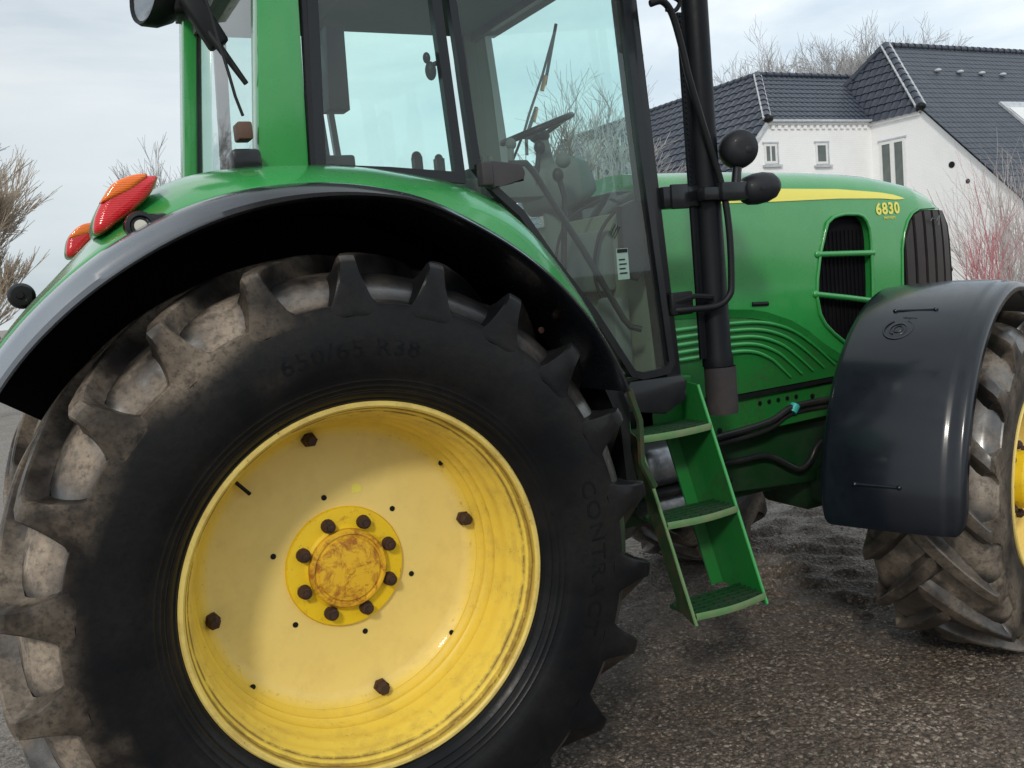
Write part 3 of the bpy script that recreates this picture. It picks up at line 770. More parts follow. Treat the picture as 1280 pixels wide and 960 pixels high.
b_.lathe([(.036, .05), (.038, .0), (.035, -.012), (.026, -.014), (.022, -.004), (.004, -.003)], c, seg=28); b_.box(-.465, -.405, .03, .10, 1.888, 1.938, .012)
sk = b_.done('trailer_socket', M['black_plastic'], T, 40)
B().lathe([(.016, -.008), (.015, -.012), (.006, -.013)], c, seg=20, capb=True).done('socket_pin', M['white_plastic'], sk, 40)
# rear position lamp on stalk, behind the far fender tip
b_ = B(); b_.tube([(-.70, .95, 1.62), (-.735, .92, 1.745), (-.742, .91, 1.765)], .011, 8)
st = b_.done('lamp_stalk', M['black_matt'], T, 60)
b_ = B(); b_.lathe([(.012, -.032), (.030, -.030), (.039, -.014), (.041, .012), (.034, .034), (.015, .046)], (-.753, .90, 1.788), seg=24, capa=True, capb=True)
b_.lathe([(.012, -.033), (.010, -.040)], (-.757, .90, 1.790), seg=12, capb=True)
b_.done('marker_lamp', M['grime'], st, 40)

# ---------------------------------------------------------------- cab
Y0, Y1 = .35, 2 * YC - .35
cab = B()
# rear pillars (green), both sides
cab.prism([(-.103, 2.06), (.050, 2.06), (.072, 2.565), (.085, 2.88), (-.008, 2.88), (-.046, 2.565)], Y0, Y0 + .09, .012)
cab.done('rear_pillar', M['green'], T, 40)
cab = B(); cab.prism([(-.130, 2.02), (-.052, 2.02), (.040, 2.88), (-.032, 2.88)], 1.60, 1.71, .012)
cab.done('rear_pillar', M['green'], T, 40)
b_ = B(); b_.box(-.12, 1.50, Y0 - .05, Y1 + .05, 2.90, 3.08, .06); b_.done('cab_roof', M['green'], T, 40)
b_ = B(); b_.box(-.05, 1.42, Y0 + .03, Y1 - .03, 2.865, 2.89); 
b_.prism([(.0, 2.80), (.42, 2.80), (.52, 2.866), (.0, 2.866)], Y0 + .1, Y1 - .1)
b_.done('headliner', M['cab_grey'], T, 40)
def apillar(sgn):
    y = Y0 if sgn == 1 else Y1 - .06
    b_ = B(); b_.prism([(1.300, 1.24), (1.372, 1.24), (1.365, 1.33), (1.288, 2.634), (1.274, 2.89), (1.212, 2.89), (1.222, 2.634), (1.26, 1.95), (1.300, 1.33)], y, y + .06, .008)
    return b_.done('front_pillar', M['black_plastic'], T, 40)
apillar(1); apillar(-1)
b_ = B(); b_.prism([(1.25, 1.3), (1.44, 1.3), (1.42, 2.3), (1.38, 2.88), (1.24, 2.88), (1.25, 2.3)], 1.635, 1.655); b_.done('pillar_lining', M['cab_pale'], T, 40)
def side_window(sgn):
    y = Y0 - .005 if sgn == 1 else Y1 - .02
    out = [(.082, 2.075), (.135, 2.89), (.500, 2.89), (.514, 2.59), (.540, 2.040), (.300, 2.062)]
    b_ = B(); b_.ribbon(out, .034, y, y + .03, True)
    f = b_.done('side_window_frame', M['black_plastic'], T, 30)
    b_ = B(); b_.poly([(x, y + .016, z) for x, z in out]); b_.done('side_window_pane', M['glass'], f, 0)
    # thin grey seal outside the frame
    b_ = B(); b_.ribbon([(.058, 2.065), (.108, 2.89)], .014, y - .002, y + .028); b_.done('window_seal', M['lamp_grey'], f, 0)
    return f
side_window(1); side_window(-1)
DOOR = [(.560, 2.89), (.566, 2.593), (.600, 2.070), (.665, 1.990), (.748, 1.915), (.856, 1.752), (1.0, 1.560), (1.148, 1.325), (1.190, 1.312), (1.300, 1.318), (1.322, 1.345), (1.262, 2.10), (1.232, 2.634), (1.222, 2.89)]
def door(sgn):
    y = Y0 - .012 if sgn == 1 else Y1 - .018
    b_ = B(); b_.ribbon(DOOR, .026, y, y + .03, True)
    # heavier lower edge
    d = b_.done('door_frame', M['black_plastic'], T, 30)
    inset = DOOR
    b_ = B(); b_.poly([(x, y + .018, z) for x, z in inset]); b_.done('door_glass', M['door_glass'], d, 0)
    if sgn == 1:
        b_ = B(); b_.prism([(.598, 2.077), (.64, 2.085), (.745, 2.072), (.756, 2.045), (.748, 2.018), (.66, 2.008), (.640, 1.996), (.598, 2.012)], y - .035, y + .002, .006)
        b_.box(.592, .632, y - .045, y + .0, 2.006, 2.080, .006)
        b_.done('door_handle', M['grey_plastic'], d, 40)
        b_ = B(); b_.prism([(1.170, 1.925), (1.235, 1.945), (1.262, 1.93), (1.262, 1.70), (1.225, 1.655), (1.195, 1.665), (1.165, 1.77)], y + .03, y + .075, .012)
        b_.box(1.213, 1.262, y + .06, y + .10, 1.70, 1.90, .01)
        b_.done('door_latch', M['black_matt'], d, 40)
        b_ = B(); b_.tube([(.745, y + .05, 2.085), (.815, y + .065, 2.088), (.845, y + .07, 2.06), (1.02, y + .07, 1.78), (1.17, y + .07, 1.52), (1.195, y + .065, 1.490), (1.225, y + .04, 1.478)], .0115, 8)
        b_.done('grab_bar', M['black_matt'], d, 60)
        b_ = B(); b_.box(1.125, 1.175, y + .0195, y + .0205, 1.665, 1.775); lb = b_.done('door_label', M['label'], d, 0)
        b_ = B(); b_.box(1.128, 1.172, y + .0175, y + .0178, 1.760, 1.773)
        for k in range(4): b_.box(1.133, 1.165 - .006 * (k % 2), y + .0175, y + .0178, 1.685 + k * .016, 1.690 + k * .016)
        b_.done('label_print', M['black_matt'], d, 0)
        b_ = B()
        for k in range(3): b_.tube([(1.098 + k * .009, y + .012, 1.822 - k * .006), (1.126 + k * .009, y + .012, 1.862 - k * .006)], .0016, 5)
        b_.done('pane_scratches', M['black_matt'], d, 0)
    return d
door(1); door(-1)
# rear window between the rear pillars, with wiper
b_ = B(); 
for y in (Y0 + .10, 1.575): b_.prism([(-.078, 2.06), (-.060, 2.06), (.036, 2.88), (.018, 2.88)], y, y + .022)
b_.box(-.085, -.060, Y0 + .10, 1.60, 2.050, 2.085)
rw = b_.done('rear_window_frame', M['black_plastic'], T, 30)
b_ = B(); b_.poly([(-.068, Y0 + .10, 2.07), (-.068, 1.59, 2.07), (.025, 1.59, 2.88), (.025, Y0 + .10, 2.88)]); b_.done('rear_window_pane', M['glass'], rw, 0)
b_ = B(); b_.tube([(-.095, .40, 2.335), (-.16, .42, 2.45), (-.205, .45, 2.54), (-.225, .48, 2.62)], [.008, .012, .013, .013], 8); b_.box(-.215, -.155, .42, .47, 2.44, 2.60, .01, Matrix.Translation((-.185, .445, 2.52)) @ Matrix.Rotation(R(-28), 4, 'Y') @ Matrix.Translation((.185, -.445, -2.52)))
b_.done('rear_wiper', M['black_matt'], T, 60)
b_ = B()
b_.tube([(-.205, .36, 2.60), (-.180, .36, 2.52), (-.165, .36, 2.43), (-.150, .36, 2.35), (-.140, .36, 2.29), (-.125, .36, 2.235)], .0045, 6)
b_.done('rear_cable', M['lamp_grey'], T, 60)
b_ = B(); b_.box(-.150, -.108, .33, .40, 2.165, 2.215, .006); b_.done('window_hinge', M['brown_block'], T, 40)
b_ = B(); b_.box(-.182, -.098, .30, .40, 2.072, 2.135, .014); b_.done('rear_control_box', M['black_plastic'], T, 40)
# work light at the rear roof corner
wl = B(); rotw = Matrix.Rotation(R(18), 4, 'Z')
wl.lathe([(.03, .10), (.065, .08), (.088, .04), (.094, .0), (.090, -.012), (.080, -.006)], (0, 0, 0), axis='X', seg=32, capa=True)
wlo = wl.done('work_light', M['grime'], None, 40, recentre=False)
mw = Matrix.Translation((-.315, .56, 2.625)) @ rotw @ Matrix.Rotation(R(8), 4, 'Y') @ Matrix.Diagonal((1, 1, 1, 1))
wlo.matrix_world = mw; WM[wlo.name] = mw; setparent(wlo, T)
q = B(); q.lathe([(.082, -.004), (.05, .01), (.01, .03)], axis='X', seg=28, capb=True); ro_ = q.done('reflector', M['reflector'], None, 40, recentre=False); ro_.matrix_world = mw; WM[ro_.name] = mw; setparent(ro_, wlo)
q = B(); q.tube([(-.24, .57, 2.63), (-.17, .55, 2.66), (-.06, .50, 2.68)], .016, 8); q.box(-.255, -.19, .50, .60, 2.56, 2.70, .012); q.done('work_light_bracket', M['grime'], T, 50)
# windscreen
b_ = B(); b_.poly([(1.355, Y0 + .05, 1.36), (1.355, Y1 - .05, 1.36), (1.285, Y1 - .05, 2.86), (1.285, Y0 + .05, 2.86)]); ws = b_.done('windscreen', M['glass'], T, 0)
b_ = B(); b_.box(1.27, 1.30, Y0 + .05, Y1 - .05, 2.83, 2.87); b_.done('windscreen_frame', M['black_plastic'], ws, 30)
b_ = B(); b_.tube([(1.33, 1.30, 2.25), (1.335, 1.30, 2.33)], .008); b_.tube([(1.335, 1.30, 2.33), (1.40, 1.30, 2.46)], .009); b_.tube([(1.455, 1.30, 2.56), (1.54, 1.30, 2.83)], .008); wr = b_.done('front_wiper', M['grime'], T, 60)
b_ = B(); b_.tube([(1.38, 1.30, 2.40), (1.40, 1.30, 2.455)], .0105); b_.tube([(1.437, 1.30, 2.535), (1.462, 1.30, 2.60)], .0105); b_.done('orange_marking', M['orange'], wr, 60)
b_ = B(); b_.tube([(1.24, 1.30, 2.20), (1.33, 1.30, 2.36), (1.36, 1.30, 2.43), (1.445, 1.30, 2.60), (1.53, 1.30, 2.80)], .006, 6); b_.done('wiper_rod', M['grime'], wr, 60)

# cab interior
b_ = B(); b_.box(.0, 1.33, Y0 + .03, Y1 - .03, 1.25, 1.29)
b_.box(1.30, 1.335, Y0 + .08, Y1 - .08, 1.28, 1.92, .01)
for ya, yb in ((Y0 + .04, Y0 + .26), (Y1 - .26, Y1 - .04)):
    b_.prism([(1.135 * cos(R(a)), AX + 1.135 * sin(R(a))) for a in range(95, 20, -5)] + [(1.16, 1.33), (1.02, 1.55), (.86, 1.76), (.72, 1.91), (.56, 1.995), (.3, 2.04), (-.1, 2.045)], ya + .0, yb)
b_.done('cab_interior_shell', M['cab_pale'], T, 40)
b_ = B(); b_.box(.66, .98, Y0 + .18, Y0 + .34, 1.98, 2.10, .03); b_.box(.30, .70, Y0 + .16, Y0 + .30, 1.97, 2.06, .02); b_.tube([(.86, .60, 2.08), (.87, .60, 2.17)], .012); b_.ell((.872, .60, 2.185), (.02, .018, .022)); b_.tube([(.78, .58, 2.08), (.77, .58, 2.14)], .01)
b_.done('side_console', M['cab_grey'], T, 40)
b_ = B(); b_.box(.18, .68, .80, 1.26, 1.70, 1.84, .05); b_.box(.10, .24, .80, 1.26, 1.82, 2.04, .05); b_.box(.25, .60, .86, 1.2, 1.29, 1.70, .03); b_.done('seat', M['seat_fabric'], T, 50)
b_ = B(); b_.tube([(1.27, 1.03, 1.35), (1.30, 1.03, 1.90), (1.25, 1.03, 2.28)], [.09, .06, .03], 12)
b_.box(1.18, 1.40, .86, 1.20, 1.98, 2.17, .05, Matrix.Translation((1.3, 1.03, 2.1)) @ Matrix.Rotation(R(-22), 4, 'Y') @ Matrix.Translation((-1.3, -1.03, -2.1)))
b_.done('steering_column', M['cab_grey'], T, 50)
b_ = B(); mt = Matrix.Translation((1.235, 1.03, 2.315)) @ Matrix.Rotation(R(-19), 4, 'Y')
b_.tube([mt @ Vector((.155 * cos(t * PI / 16), .155 * sin(t * PI / 16), 0)) for t in range(32)], .013, 8, closed=True)
for a in (R(90), R(210), R(330)): b_.tube([mt @ Vector((.15 * cos(a), .15 * sin(a), 0)), mt @ Vector((.03 * cos(a), .03 * sin(a), -.03))], .010, 6)
b_.ell(mt @ Vector((0, 0, -.03)), (.045, .045, .03)); b_.done('steering_wheel', M['grime'], T, 60)
b_ = B(); b_.box(1.02, 1.14, 1.36, 1.56, 2.02, 2.18, .03); b_.tube([(1.08, 1.4, 2.0), (1.10, 1.4, 1.3)], .02); b_.ell((1.16, .72, 2.14), (.03, .03, .03)); b_.done('instrument_panel', M['cab_grey'], T, 50)
b_ = B(); b_.prism([(.165, 2.275), (.235, 2.275), (.243, 2.53), (.185, 2.53)], .46, .54, .006); b_.done('cab_speaker', M['grime'], T, 40)
b_ = B(); b_.box(.12, .22, .42, .50, 2.085, 2.13, .008); b_.done('switch_box', M['grime'], T, 40)
# small round objects seen beyond the far window sill and on the pillar
for nm, cc, rr_ in (('beacon_knob', (1.04, 1.62, 2.290), .020), ('beacon_knob', (.93, 1.62, 2.30), .024)):
    b_ = B(); b_.ell(cc, (rr_, rr_, rr_ * 1.1)); b_.box(cc[0] - .02, cc[0] + .02, cc[1] - .02, cc[1] + .02, cc[2] - .09, cc[2]); 
    b_.done('far_window_knob', M['grime'], T, 60)
b_ = B(); b_.ell((.495, .40, 2.385), (.018, .02, .03)); b_.ell((.485, .40, 2.425), (.012, .014, .018)); b_.tube([(.495, .40, 2.40), (.525, .36, 2.41)], .008); b_.done('window_catch', M['grime'], T, 60)

for nm, pts, r_ in (('control_lever', [(.70, .56, 2.02), (.72, .56, 2.13), (.70, .56, 2.17)], .012), ('control_lever', [(.92, .54, 2.02), (.95, .53, 2.16)], .010), ('control_lever', [(1.00, .52, 1.72), (1.03, .52, 1.98), (1.01, .52, 2.06)], .011),
                     ('interior_cable', seat_t([(1.30, .55, 1.95), (1.22, .60, 1.84), (1.20, .62, 1.66), (1.27, .60, 1.48), (1.22, .58, 1.36)]), .007), ('interior_cable', seat_t([(1.30, .70, 1.98), (1.16, .74, 1.90), (1.10, .74, 1.70), (1.18, .70, 1.45)]), .006)):
    b_ = B(); b_.tube(pts, r_, 8)
    if nm == 'control_lever': b_.ell(pts[-1], (.022, .02, .026))
    b_.done(nm, M['grime'], T, 60)
b_ = B(); b_.box(1.19, 1.27, .50, .62, 1.30, 1.60, .02); b_.box(1.24, 1.30, .62, .90, 1.62, 1.86, .02); b_.done('fuse_box', M['cab_grey'], T, 40)
b_ = B(); b_.box(1.02, 1.10, .70, .78, 1.36, 1.40, .01, Matrix.Translation((1.06, .74, 1.38)) @ Matrix.Rotation(R(40), 4, 'Y') @ Matrix.Translation((-1.06, -.74, -1.38))); b_.tube([(1.10, .74, 1.36), (1.24, .74, 1.42)], .01); b_.done('foot_pedal', M['grime'], T, 40)
# sill and lower cab body
b_ = B(); b_.prism([(1.05, 1.200), (1.13, 1.300), (1.36, 1.296), (1.385, 1.27), (1.37, 1.20), (1.28, 1.16)], Y0 - .015, Y0 + .10, .010)
b_.box(-.1, 1.33, Y0 + .12, Y1 - .12, 1.05, 1.25, .02); b_.done('cab_sill', M['black_plastic'], T, 40)
b_ = B()
for a in (33, 41, 49): b_.lathe([(.011, 0), (.011, -.006), (.004, -.008)], (1.0 * cos(R(a)) * .93, .20, AX + .93 * sin(R(a)) * 1.05), seg=6, capb=True)
b_.done('liner_bolt', M['bolt_rust'], T, 30)
# mud flap and bracket between wheel and steps
b_ = B(); b_.prism([(.86, 1.35), (.92, 1.36), (.97, 1.25), (.955, 1.10), (.985, .95), (.965, .90), (.93, 1.02), (.93, 1.2)], .12, .60, .004)
b_.done('mud_flap', M['grime'], T, 30)
b_ = B(); b_.tube([(.955, .10, 1.31), (.99, .10, 1.20), (.985, .10, 1.06), (1.03, .10, .97)], .012, 6); b_.done('flap_bracket', M['rust_mud'], T, 50)

# ---------------------------------------------------------------- access steps
ZT, ZB, YT, YB = 1.13, .455, .325, .125
def yl(z): return lerp(YB, YT, (z - ZB) / (ZT - ZB))
steps = B()
def stringer(xb, xt, dep, z1, flange, b_):
    th = .008
    def sec(z):
        x = lerp(xb, xt, (z - ZB) / (ZT - ZB)); return x, yl(z)
    za, zb = ZB - .02, z1
    xa, ya = sec(za); xb_, yb_ = sec(zb)
    vs = [(xa, ya, za), (xa + th, ya, za), (xa + th, ya + dep, za + .03), (xa, ya + dep, za + .03), (xb_, yb_, zb), (xb_ + th, yb_, zb), (xb_ + th, yb_ + dep, zb + .03), (xb_, yb_ + dep, zb + .03)]
    V = [b_.bm.verts.new(v) for v in vs]
    for f in ((0, 1, 2, 3), (4, 7, 6, 5), (0, 4, 5, 1), (1, 5, 6, 2), (2, 6, 7, 3), (3, 7, 4, 0)): b_.bm.faces.new([V[i] for i in f])
    # far flange
    s_ = flange
    vs = [(xa, ya + dep, za + .03), (xa + s_, ya + dep, za + .03), (xa + s_, ya + dep + th, za + .03), (xa, ya + dep + th, za + .03), (xb_, yb_ + dep, zb + .03), (xb_ + s_, yb_ + dep, zb + .03), (xb_ + s_, yb_ + dep + th, zb + .03), (xb_, yb_ + dep + th, zb + .03)]
    V = [b_.bm.verts.new(v) for v in vs]
    for f in ((0, 1, 2, 3), (4, 7, 6, 5), (0, 4, 5, 1), (1, 5, 6, 2), (2, 6, 7, 3), (3, 7, 4, 0)): b_.bm.faces.new([V[i] for i in f])
    return sec
b_ = B(); stringer(1.172, 1.118, .075, 1.10, .004, b_)
lad = b_.done('access_steps', M['rust_mud'], T, 25)
b_ = B(); sr = stringer(1.500, 1.452, .235, 1.245, -.055, b_); b_.done('side_plate', M['green_dirty'], lad, 25)
# worn lips on the near edges
for (xb, xt, z1) in ((1.172, 1.118, 1.09), (1.500, 1.452, 1.245)):
    b_ = B(); 
    pts = []
    for i in range(9):
        z = lerp(ZB - .015, z1, i / 8); pts.append((lerp(xb, xt, (z - ZB) / (ZT - ZB)) + .004, yl(z) - .003, z))
    b_.tube(pts, .0065, 6); b_.done('edge_lip', M['worn_edge'] if xb < 1.3 else M['green'], lad, 60)
for z in (1.095, .79, .475):
    xl = lerp(1.172, 1.118, (z - ZB) / (ZT - ZB)) + .008; xr = lerp(1.500, 1.452, (z - ZB) / (ZT - ZB)); y = yl(z) - .012
    b_ = B(); n = 10
    # curved front bar
    pts = [(lerp(xl, xr, i / n), y - .020 * sin(PI * i / n), z - .004) for i in range(n + 1)]
    rows = [[(p[0], p[1], p[2] + .013) for p in pts], [(p[0], p[1] - .004, p[2]) for p in pts], [(p[0], p[1], p[2] - .013) for p in pts], [(p[0], p[1] + .006, p[2] - .013) for p in pts], [(p[0], p[1] + .006, p[2] + .010) for p in pts]]
    b_.grid(rows + [rows[0]])
    bar = b_.done('step_front_bar', M['worn_edge'], lad, 40)
    b_ = B(); b_.box(xl, xr, y + .004, y + .15, z - .012, z + .002)
    for k in range(5):
        yy = y + .015 + k * .028; b_.box(xl, xr, yy, yy + .006, z + .002, z + .012)
    for k in range(7):
        xx = lerp(xl, xr, (k + .5) / 7); b_.box(xx, xx + .004, y + .01, y + .145, z + .002, z + .009)
    b_.done('step_tread', M['green_dark'], lad, 30)
b_ = B()
b_.box(1.24, 1.46, .47, .482, 1.07, 1.30, .003); b_.box(1.16, 1.50, .46, .60, 1.24, 1.27, .004)
b_.prism([(1.10, 1.06), (1.16, 1.06), (1.155, 1.22), (1.115, 1.24)], .40, .41)
b_.done('step_mounting_plate', M['green_dirty'], lad, 25)
b_ = B()
for x, z in ((1.29, 1.21), (1.41, 1.21), (1.42, 1.26)): b_.lathe([(.011, 0), (.011, -.008), (.004, -.010)], (x, .47, z), seg=6, capb=True)
b_.done('mounting_bolts', M['grime'], lad, 30)

# ---------------------------------------------------------------- tank, chassis, engine
b_ = B(); b_.box(1.37, 1.75, .62, .95, .80, .97, .045); b_.box(1.37, 1.77, .60, .93, .66, .775, .04); tk = b_.done('steel_tank', M['steel'], T, 50)
b_ = B(); b_.box(1.36, 1.78, .58, .97, .772, .802, .008); b_.done('tank_strap', M['grime'], tk, 40)
b_ = B(); b_.box(-.35, 1.65, .74, 1.32, .62, 1.20, .04); b_.box(1.4, 2.5, .86, 1.22, .60, 1.32, .03); b_.lathe([(.18, .45), (.16, .60), (.15, 1.46), (.18, 1.61)], (0, 0, AX), seg=24, capa=True, capb=True)
ch = b_.done('chassis', M['green_dark'], T, 40)
b_ = B(); b_.box(2.0, 3.25, .80, .90, .90, 1.08, .01); b_.box(2.0, 3.25, 1.16, 1.26, .90, 1.08, .01); b_.box(3.0, 3.42, .80, 1.26, .62, 1.02, .03)
b_.prism([(1.86, .66), (2.62, .60), (2.62, .92), (1.86, .93)], .82, .96, .01)
b_.done('side_rail', M['green_dark'], ch, 30)
b_ = B(); b_.box(2.50, 2.80, .45, 1.61, .50, .68, .03); b_.box(2.47, 2.83, .86, 1.20, .45, .80, .05)
for y in (.40, 1.66): b_.lathe([(.13, -.08), (.15, -.05), (.15, .08)], (2.65, y, .65), axis='Z', seg=24, capa=True, capb=True)
b_.done('front_axle', M['green_dark'], T, 40)
for nm, pts, r in (('hydraulic_hose', [(1.60, .74, .93), (1.88, .74, .940), (2.14, .74, .960), (2.29, .74, 1.006), (2.54, .74, 1.010), (2.8, .76, 1.0)], .016),
                   ('hydraulic_hose', [(1.60, .75, .895), (1.88, .75, .905), (2.14, .75, .925), (2.29, .75, .975), (2.54, .75, .978), (2.8, .76, .97)], .013),
                   ('hydraulic_hose', [(1.70, .79, .80), (2.01, .79, .80), (2.18, .79, .79), (2.35, .79, .70), (2.43, .79, .725), (2.50, .79, .80), (2.7, .80, .86)], .014)):
    b_ = B(); b_.tube(seat_t(pts), r, 8); b_.done(nm, M['hose'], T, 60)
b_ = B(); b_.tube([(2.285, .74, .985), (2.310, .74, 1.015)], .024, 10); b_.done('hose_clip', M['teal'], T, 60)

# ---------------------------------------------------------------- bonnet
XS = [1.55, 1.66, 2.0, 2.48, 2.75, 2.9, 3.05, 3.17, 3.30, 3.41, 3.49, 3.55]
ZTOP = [2.105, 2.105, 2.103, 2.088, 2.072, 2.058, 2.034, 2.012, 1.975, 1.93, 1.875, 1.80]
HW = [.335, .335, .335, .335, .335, .334, .333, .330, .315, .285, .225, .12]
ZLOW = [1.44, 1.46, 1.455, 1.24, 1.10, 1.05, 1.05, 1.05, 1.05, 1.08, 1.12, 1.2]
def bonnet_sec(x):
    zt = interp(x, XS, ZTOP); h = interp(x, XS, HW); zl = lowz(x)
    rr_ = min(.11, h * .6)
    pts = []
    # from near lower edge up, over, and down the far side
    side = [(h - .03, zl - .0), (h - .006, zl + .035), (h + .002, lerp(zl, zt, .30)), (h + .002, lerp(zl, zt, .55)), (h - .004, lerp(zl, zt, .74)), (h - .012, zt - rr_ * 1.35)]
    for k in range(1, 8):
        a = k / 7 * PI / 2; side.append((h - .014 - rr_ * (1 - cos(a)) * 1.3, zt - .012 - rr_ * 1.3 + rr_ * 1.3 * sin(a)))
    side.append((h * .35, zt - .002))
    near = [(x, YC - hh, z) for hh, z in side]; far = [(x, YC + hh, z) for hh, z in side[::-1]]
    return near + [(x, YC, zt + .003)] + far
def lowz(x):
    return interp(x, [1.5, 1.653, 1.889, 2.05, 2.137, 2.277, 2.38, 2.466, 2.59, 2.75, 3.6], [1.478, 1.475, 1.458, 1.442, 1.423, 1.373, 1.315, 1.25, 1.175, 1.12, 1.10])
b_ = B(); xs = [1.56 + .02 * i for i in range(100)]; xs = [x for x in xs if x < 3.545] + [3.55]
V = b_.grid([bonnet_sec(x) for x in xs])
b_.bm.faces.new(V[0][::-1]); b_.bm.faces.new(V[-1])
# close the underside
for i in range(len(V) - 1): b_.bm.faces.new((V[i][0], V[i + 1][0], V[i + 1][-1], V[i][-1]))
bmesh.ops.recalc_face_normals(b_.bm, faces=b_.bm.faces[:])
me = bpy.data.meshes.new('bonnet_raw'); b_.bm.to_mesh(me); b_.bm.free()
VENT = [(2.505, 1.788), (2.523, 1.828), (2.561, 1.851), (2.60, 1.859), (2.638, 1.862), (2.716, 1.858), (2.750, 1.848), (2.775, 1.825), (2.792, 1.79), (2.796, 1.74), (2.793, 1.668), (2.788, 1.55), (2.778, 1.435), (2.755, 1.345), (2.730, 1.28), (2.634, 1.279), (2.575, 1.298), (2.523, 1.329), (2.48, 1.362), (2.451, 1.395), (2.430, 1.44), (2.422, 1.50), (2.430, 1.58), (2.458, 1.70)]
VENT = [(2.505, 1.788), (2.523, 1.828), (2.561, 1.851), (2.60, 1.859), (2.638, 1.862), (2.716, 1.858), (2.750, 1.848), (2.775, 1.825), (2.792, 1.79), (2.798, 1.74), (2.798, 1.668), (2.796, 1.55), (2.790, 1.435), (2.775, 1.33), (2.745, 1.235), (2.715, 1.215), (2.66, 1.235), (2.59, 1.275), (2.523, 1.325), (2.475, 1.37), (2.445, 1.42), (2.432, 1.50), (2.440, 1.58), (2.465, 1.69)]
raw = bpy.data.objects.new('bonnet_raw', me); COL.objects.link(raw)
cuts = []
for ya, yb in ((.5, .745), (1.315, 1.56)):
    c_ = B(); c_.prism(VENT, ya, yb); bmesh.ops.recalc_face_normals(c_.bm, faces=c_.bm.faces[:]); cm = bpy.data.meshes.new('cut'); c_.bm.to_mesh(cm); c_.bm.free()
    co = bpy.data.objects.new('cut', cm); COL.objects.link(co); cuts.append(co)
    md = raw.modifiers.new('b', 'BOOLEAN'); md.object = co; md.operation = 'DIFFERENCE'; md.solver = 'EXACT'
bpy.context.view_layer.update()
me2 = bpy.data.meshes.new_from_object(raw.evaluated_get(bpy.context.evaluated_depsgraph_get()))
for o in cuts + [raw]: bpy.data.objects.remove(o)
me2.name = 'bonnet'
me2.materials.clear()
bon = link('bonnet', me2, M['green'], T, 30)
for sg, ys in ((1, .7445), (-1, 1.3155)):
    b_ = B(); b_.prism(VENT, ys - .002 * sg, ys - .012 * sg)
    vm = b_.done('side_grille', M['grille_back'], bon, 0)
    b_ = B()
    for k in range(13):
        x = 2.46 + k * .026; b_.box(x, x + .006, min(ys - .018 * sg, ys - .0125 * sg), max(ys - .018 * sg, ys - .0125 * sg), 1.40 if x < 2.5 else (1.34 if x < 2.6 else 1.27), 1.79)
    b_.done('grille_mesh', M['grille_back'], bon, 0)
    yo = YC - sg * .338
    b_ = B(); V3 = [(x, yo, z) for x, z in VENT]; b_.tube(V3, .0085, 8, closed=True); b_.done('vent_rim', M['green'], bon, 60)
    for (p, q) in (((2.450, yo + sg * .002, 1.690), (2.806, yo + sg * .002, 1.674)), ((2.425, yo + sg * .002, 1.512), (2.800, yo + sg * .002, 1.448))):
        b_ = B(); b_.tube([p, ((p[0] + q[0]) / 2, p[1] - sg * .006, (p[2] + q[2]) / 2), q], .014, 10); b_.ell(p, (.018, .014, .018)); b_.ell(q, (.016, .014, .016)); b_.done('vent_bar', M['green'], bon, 60)
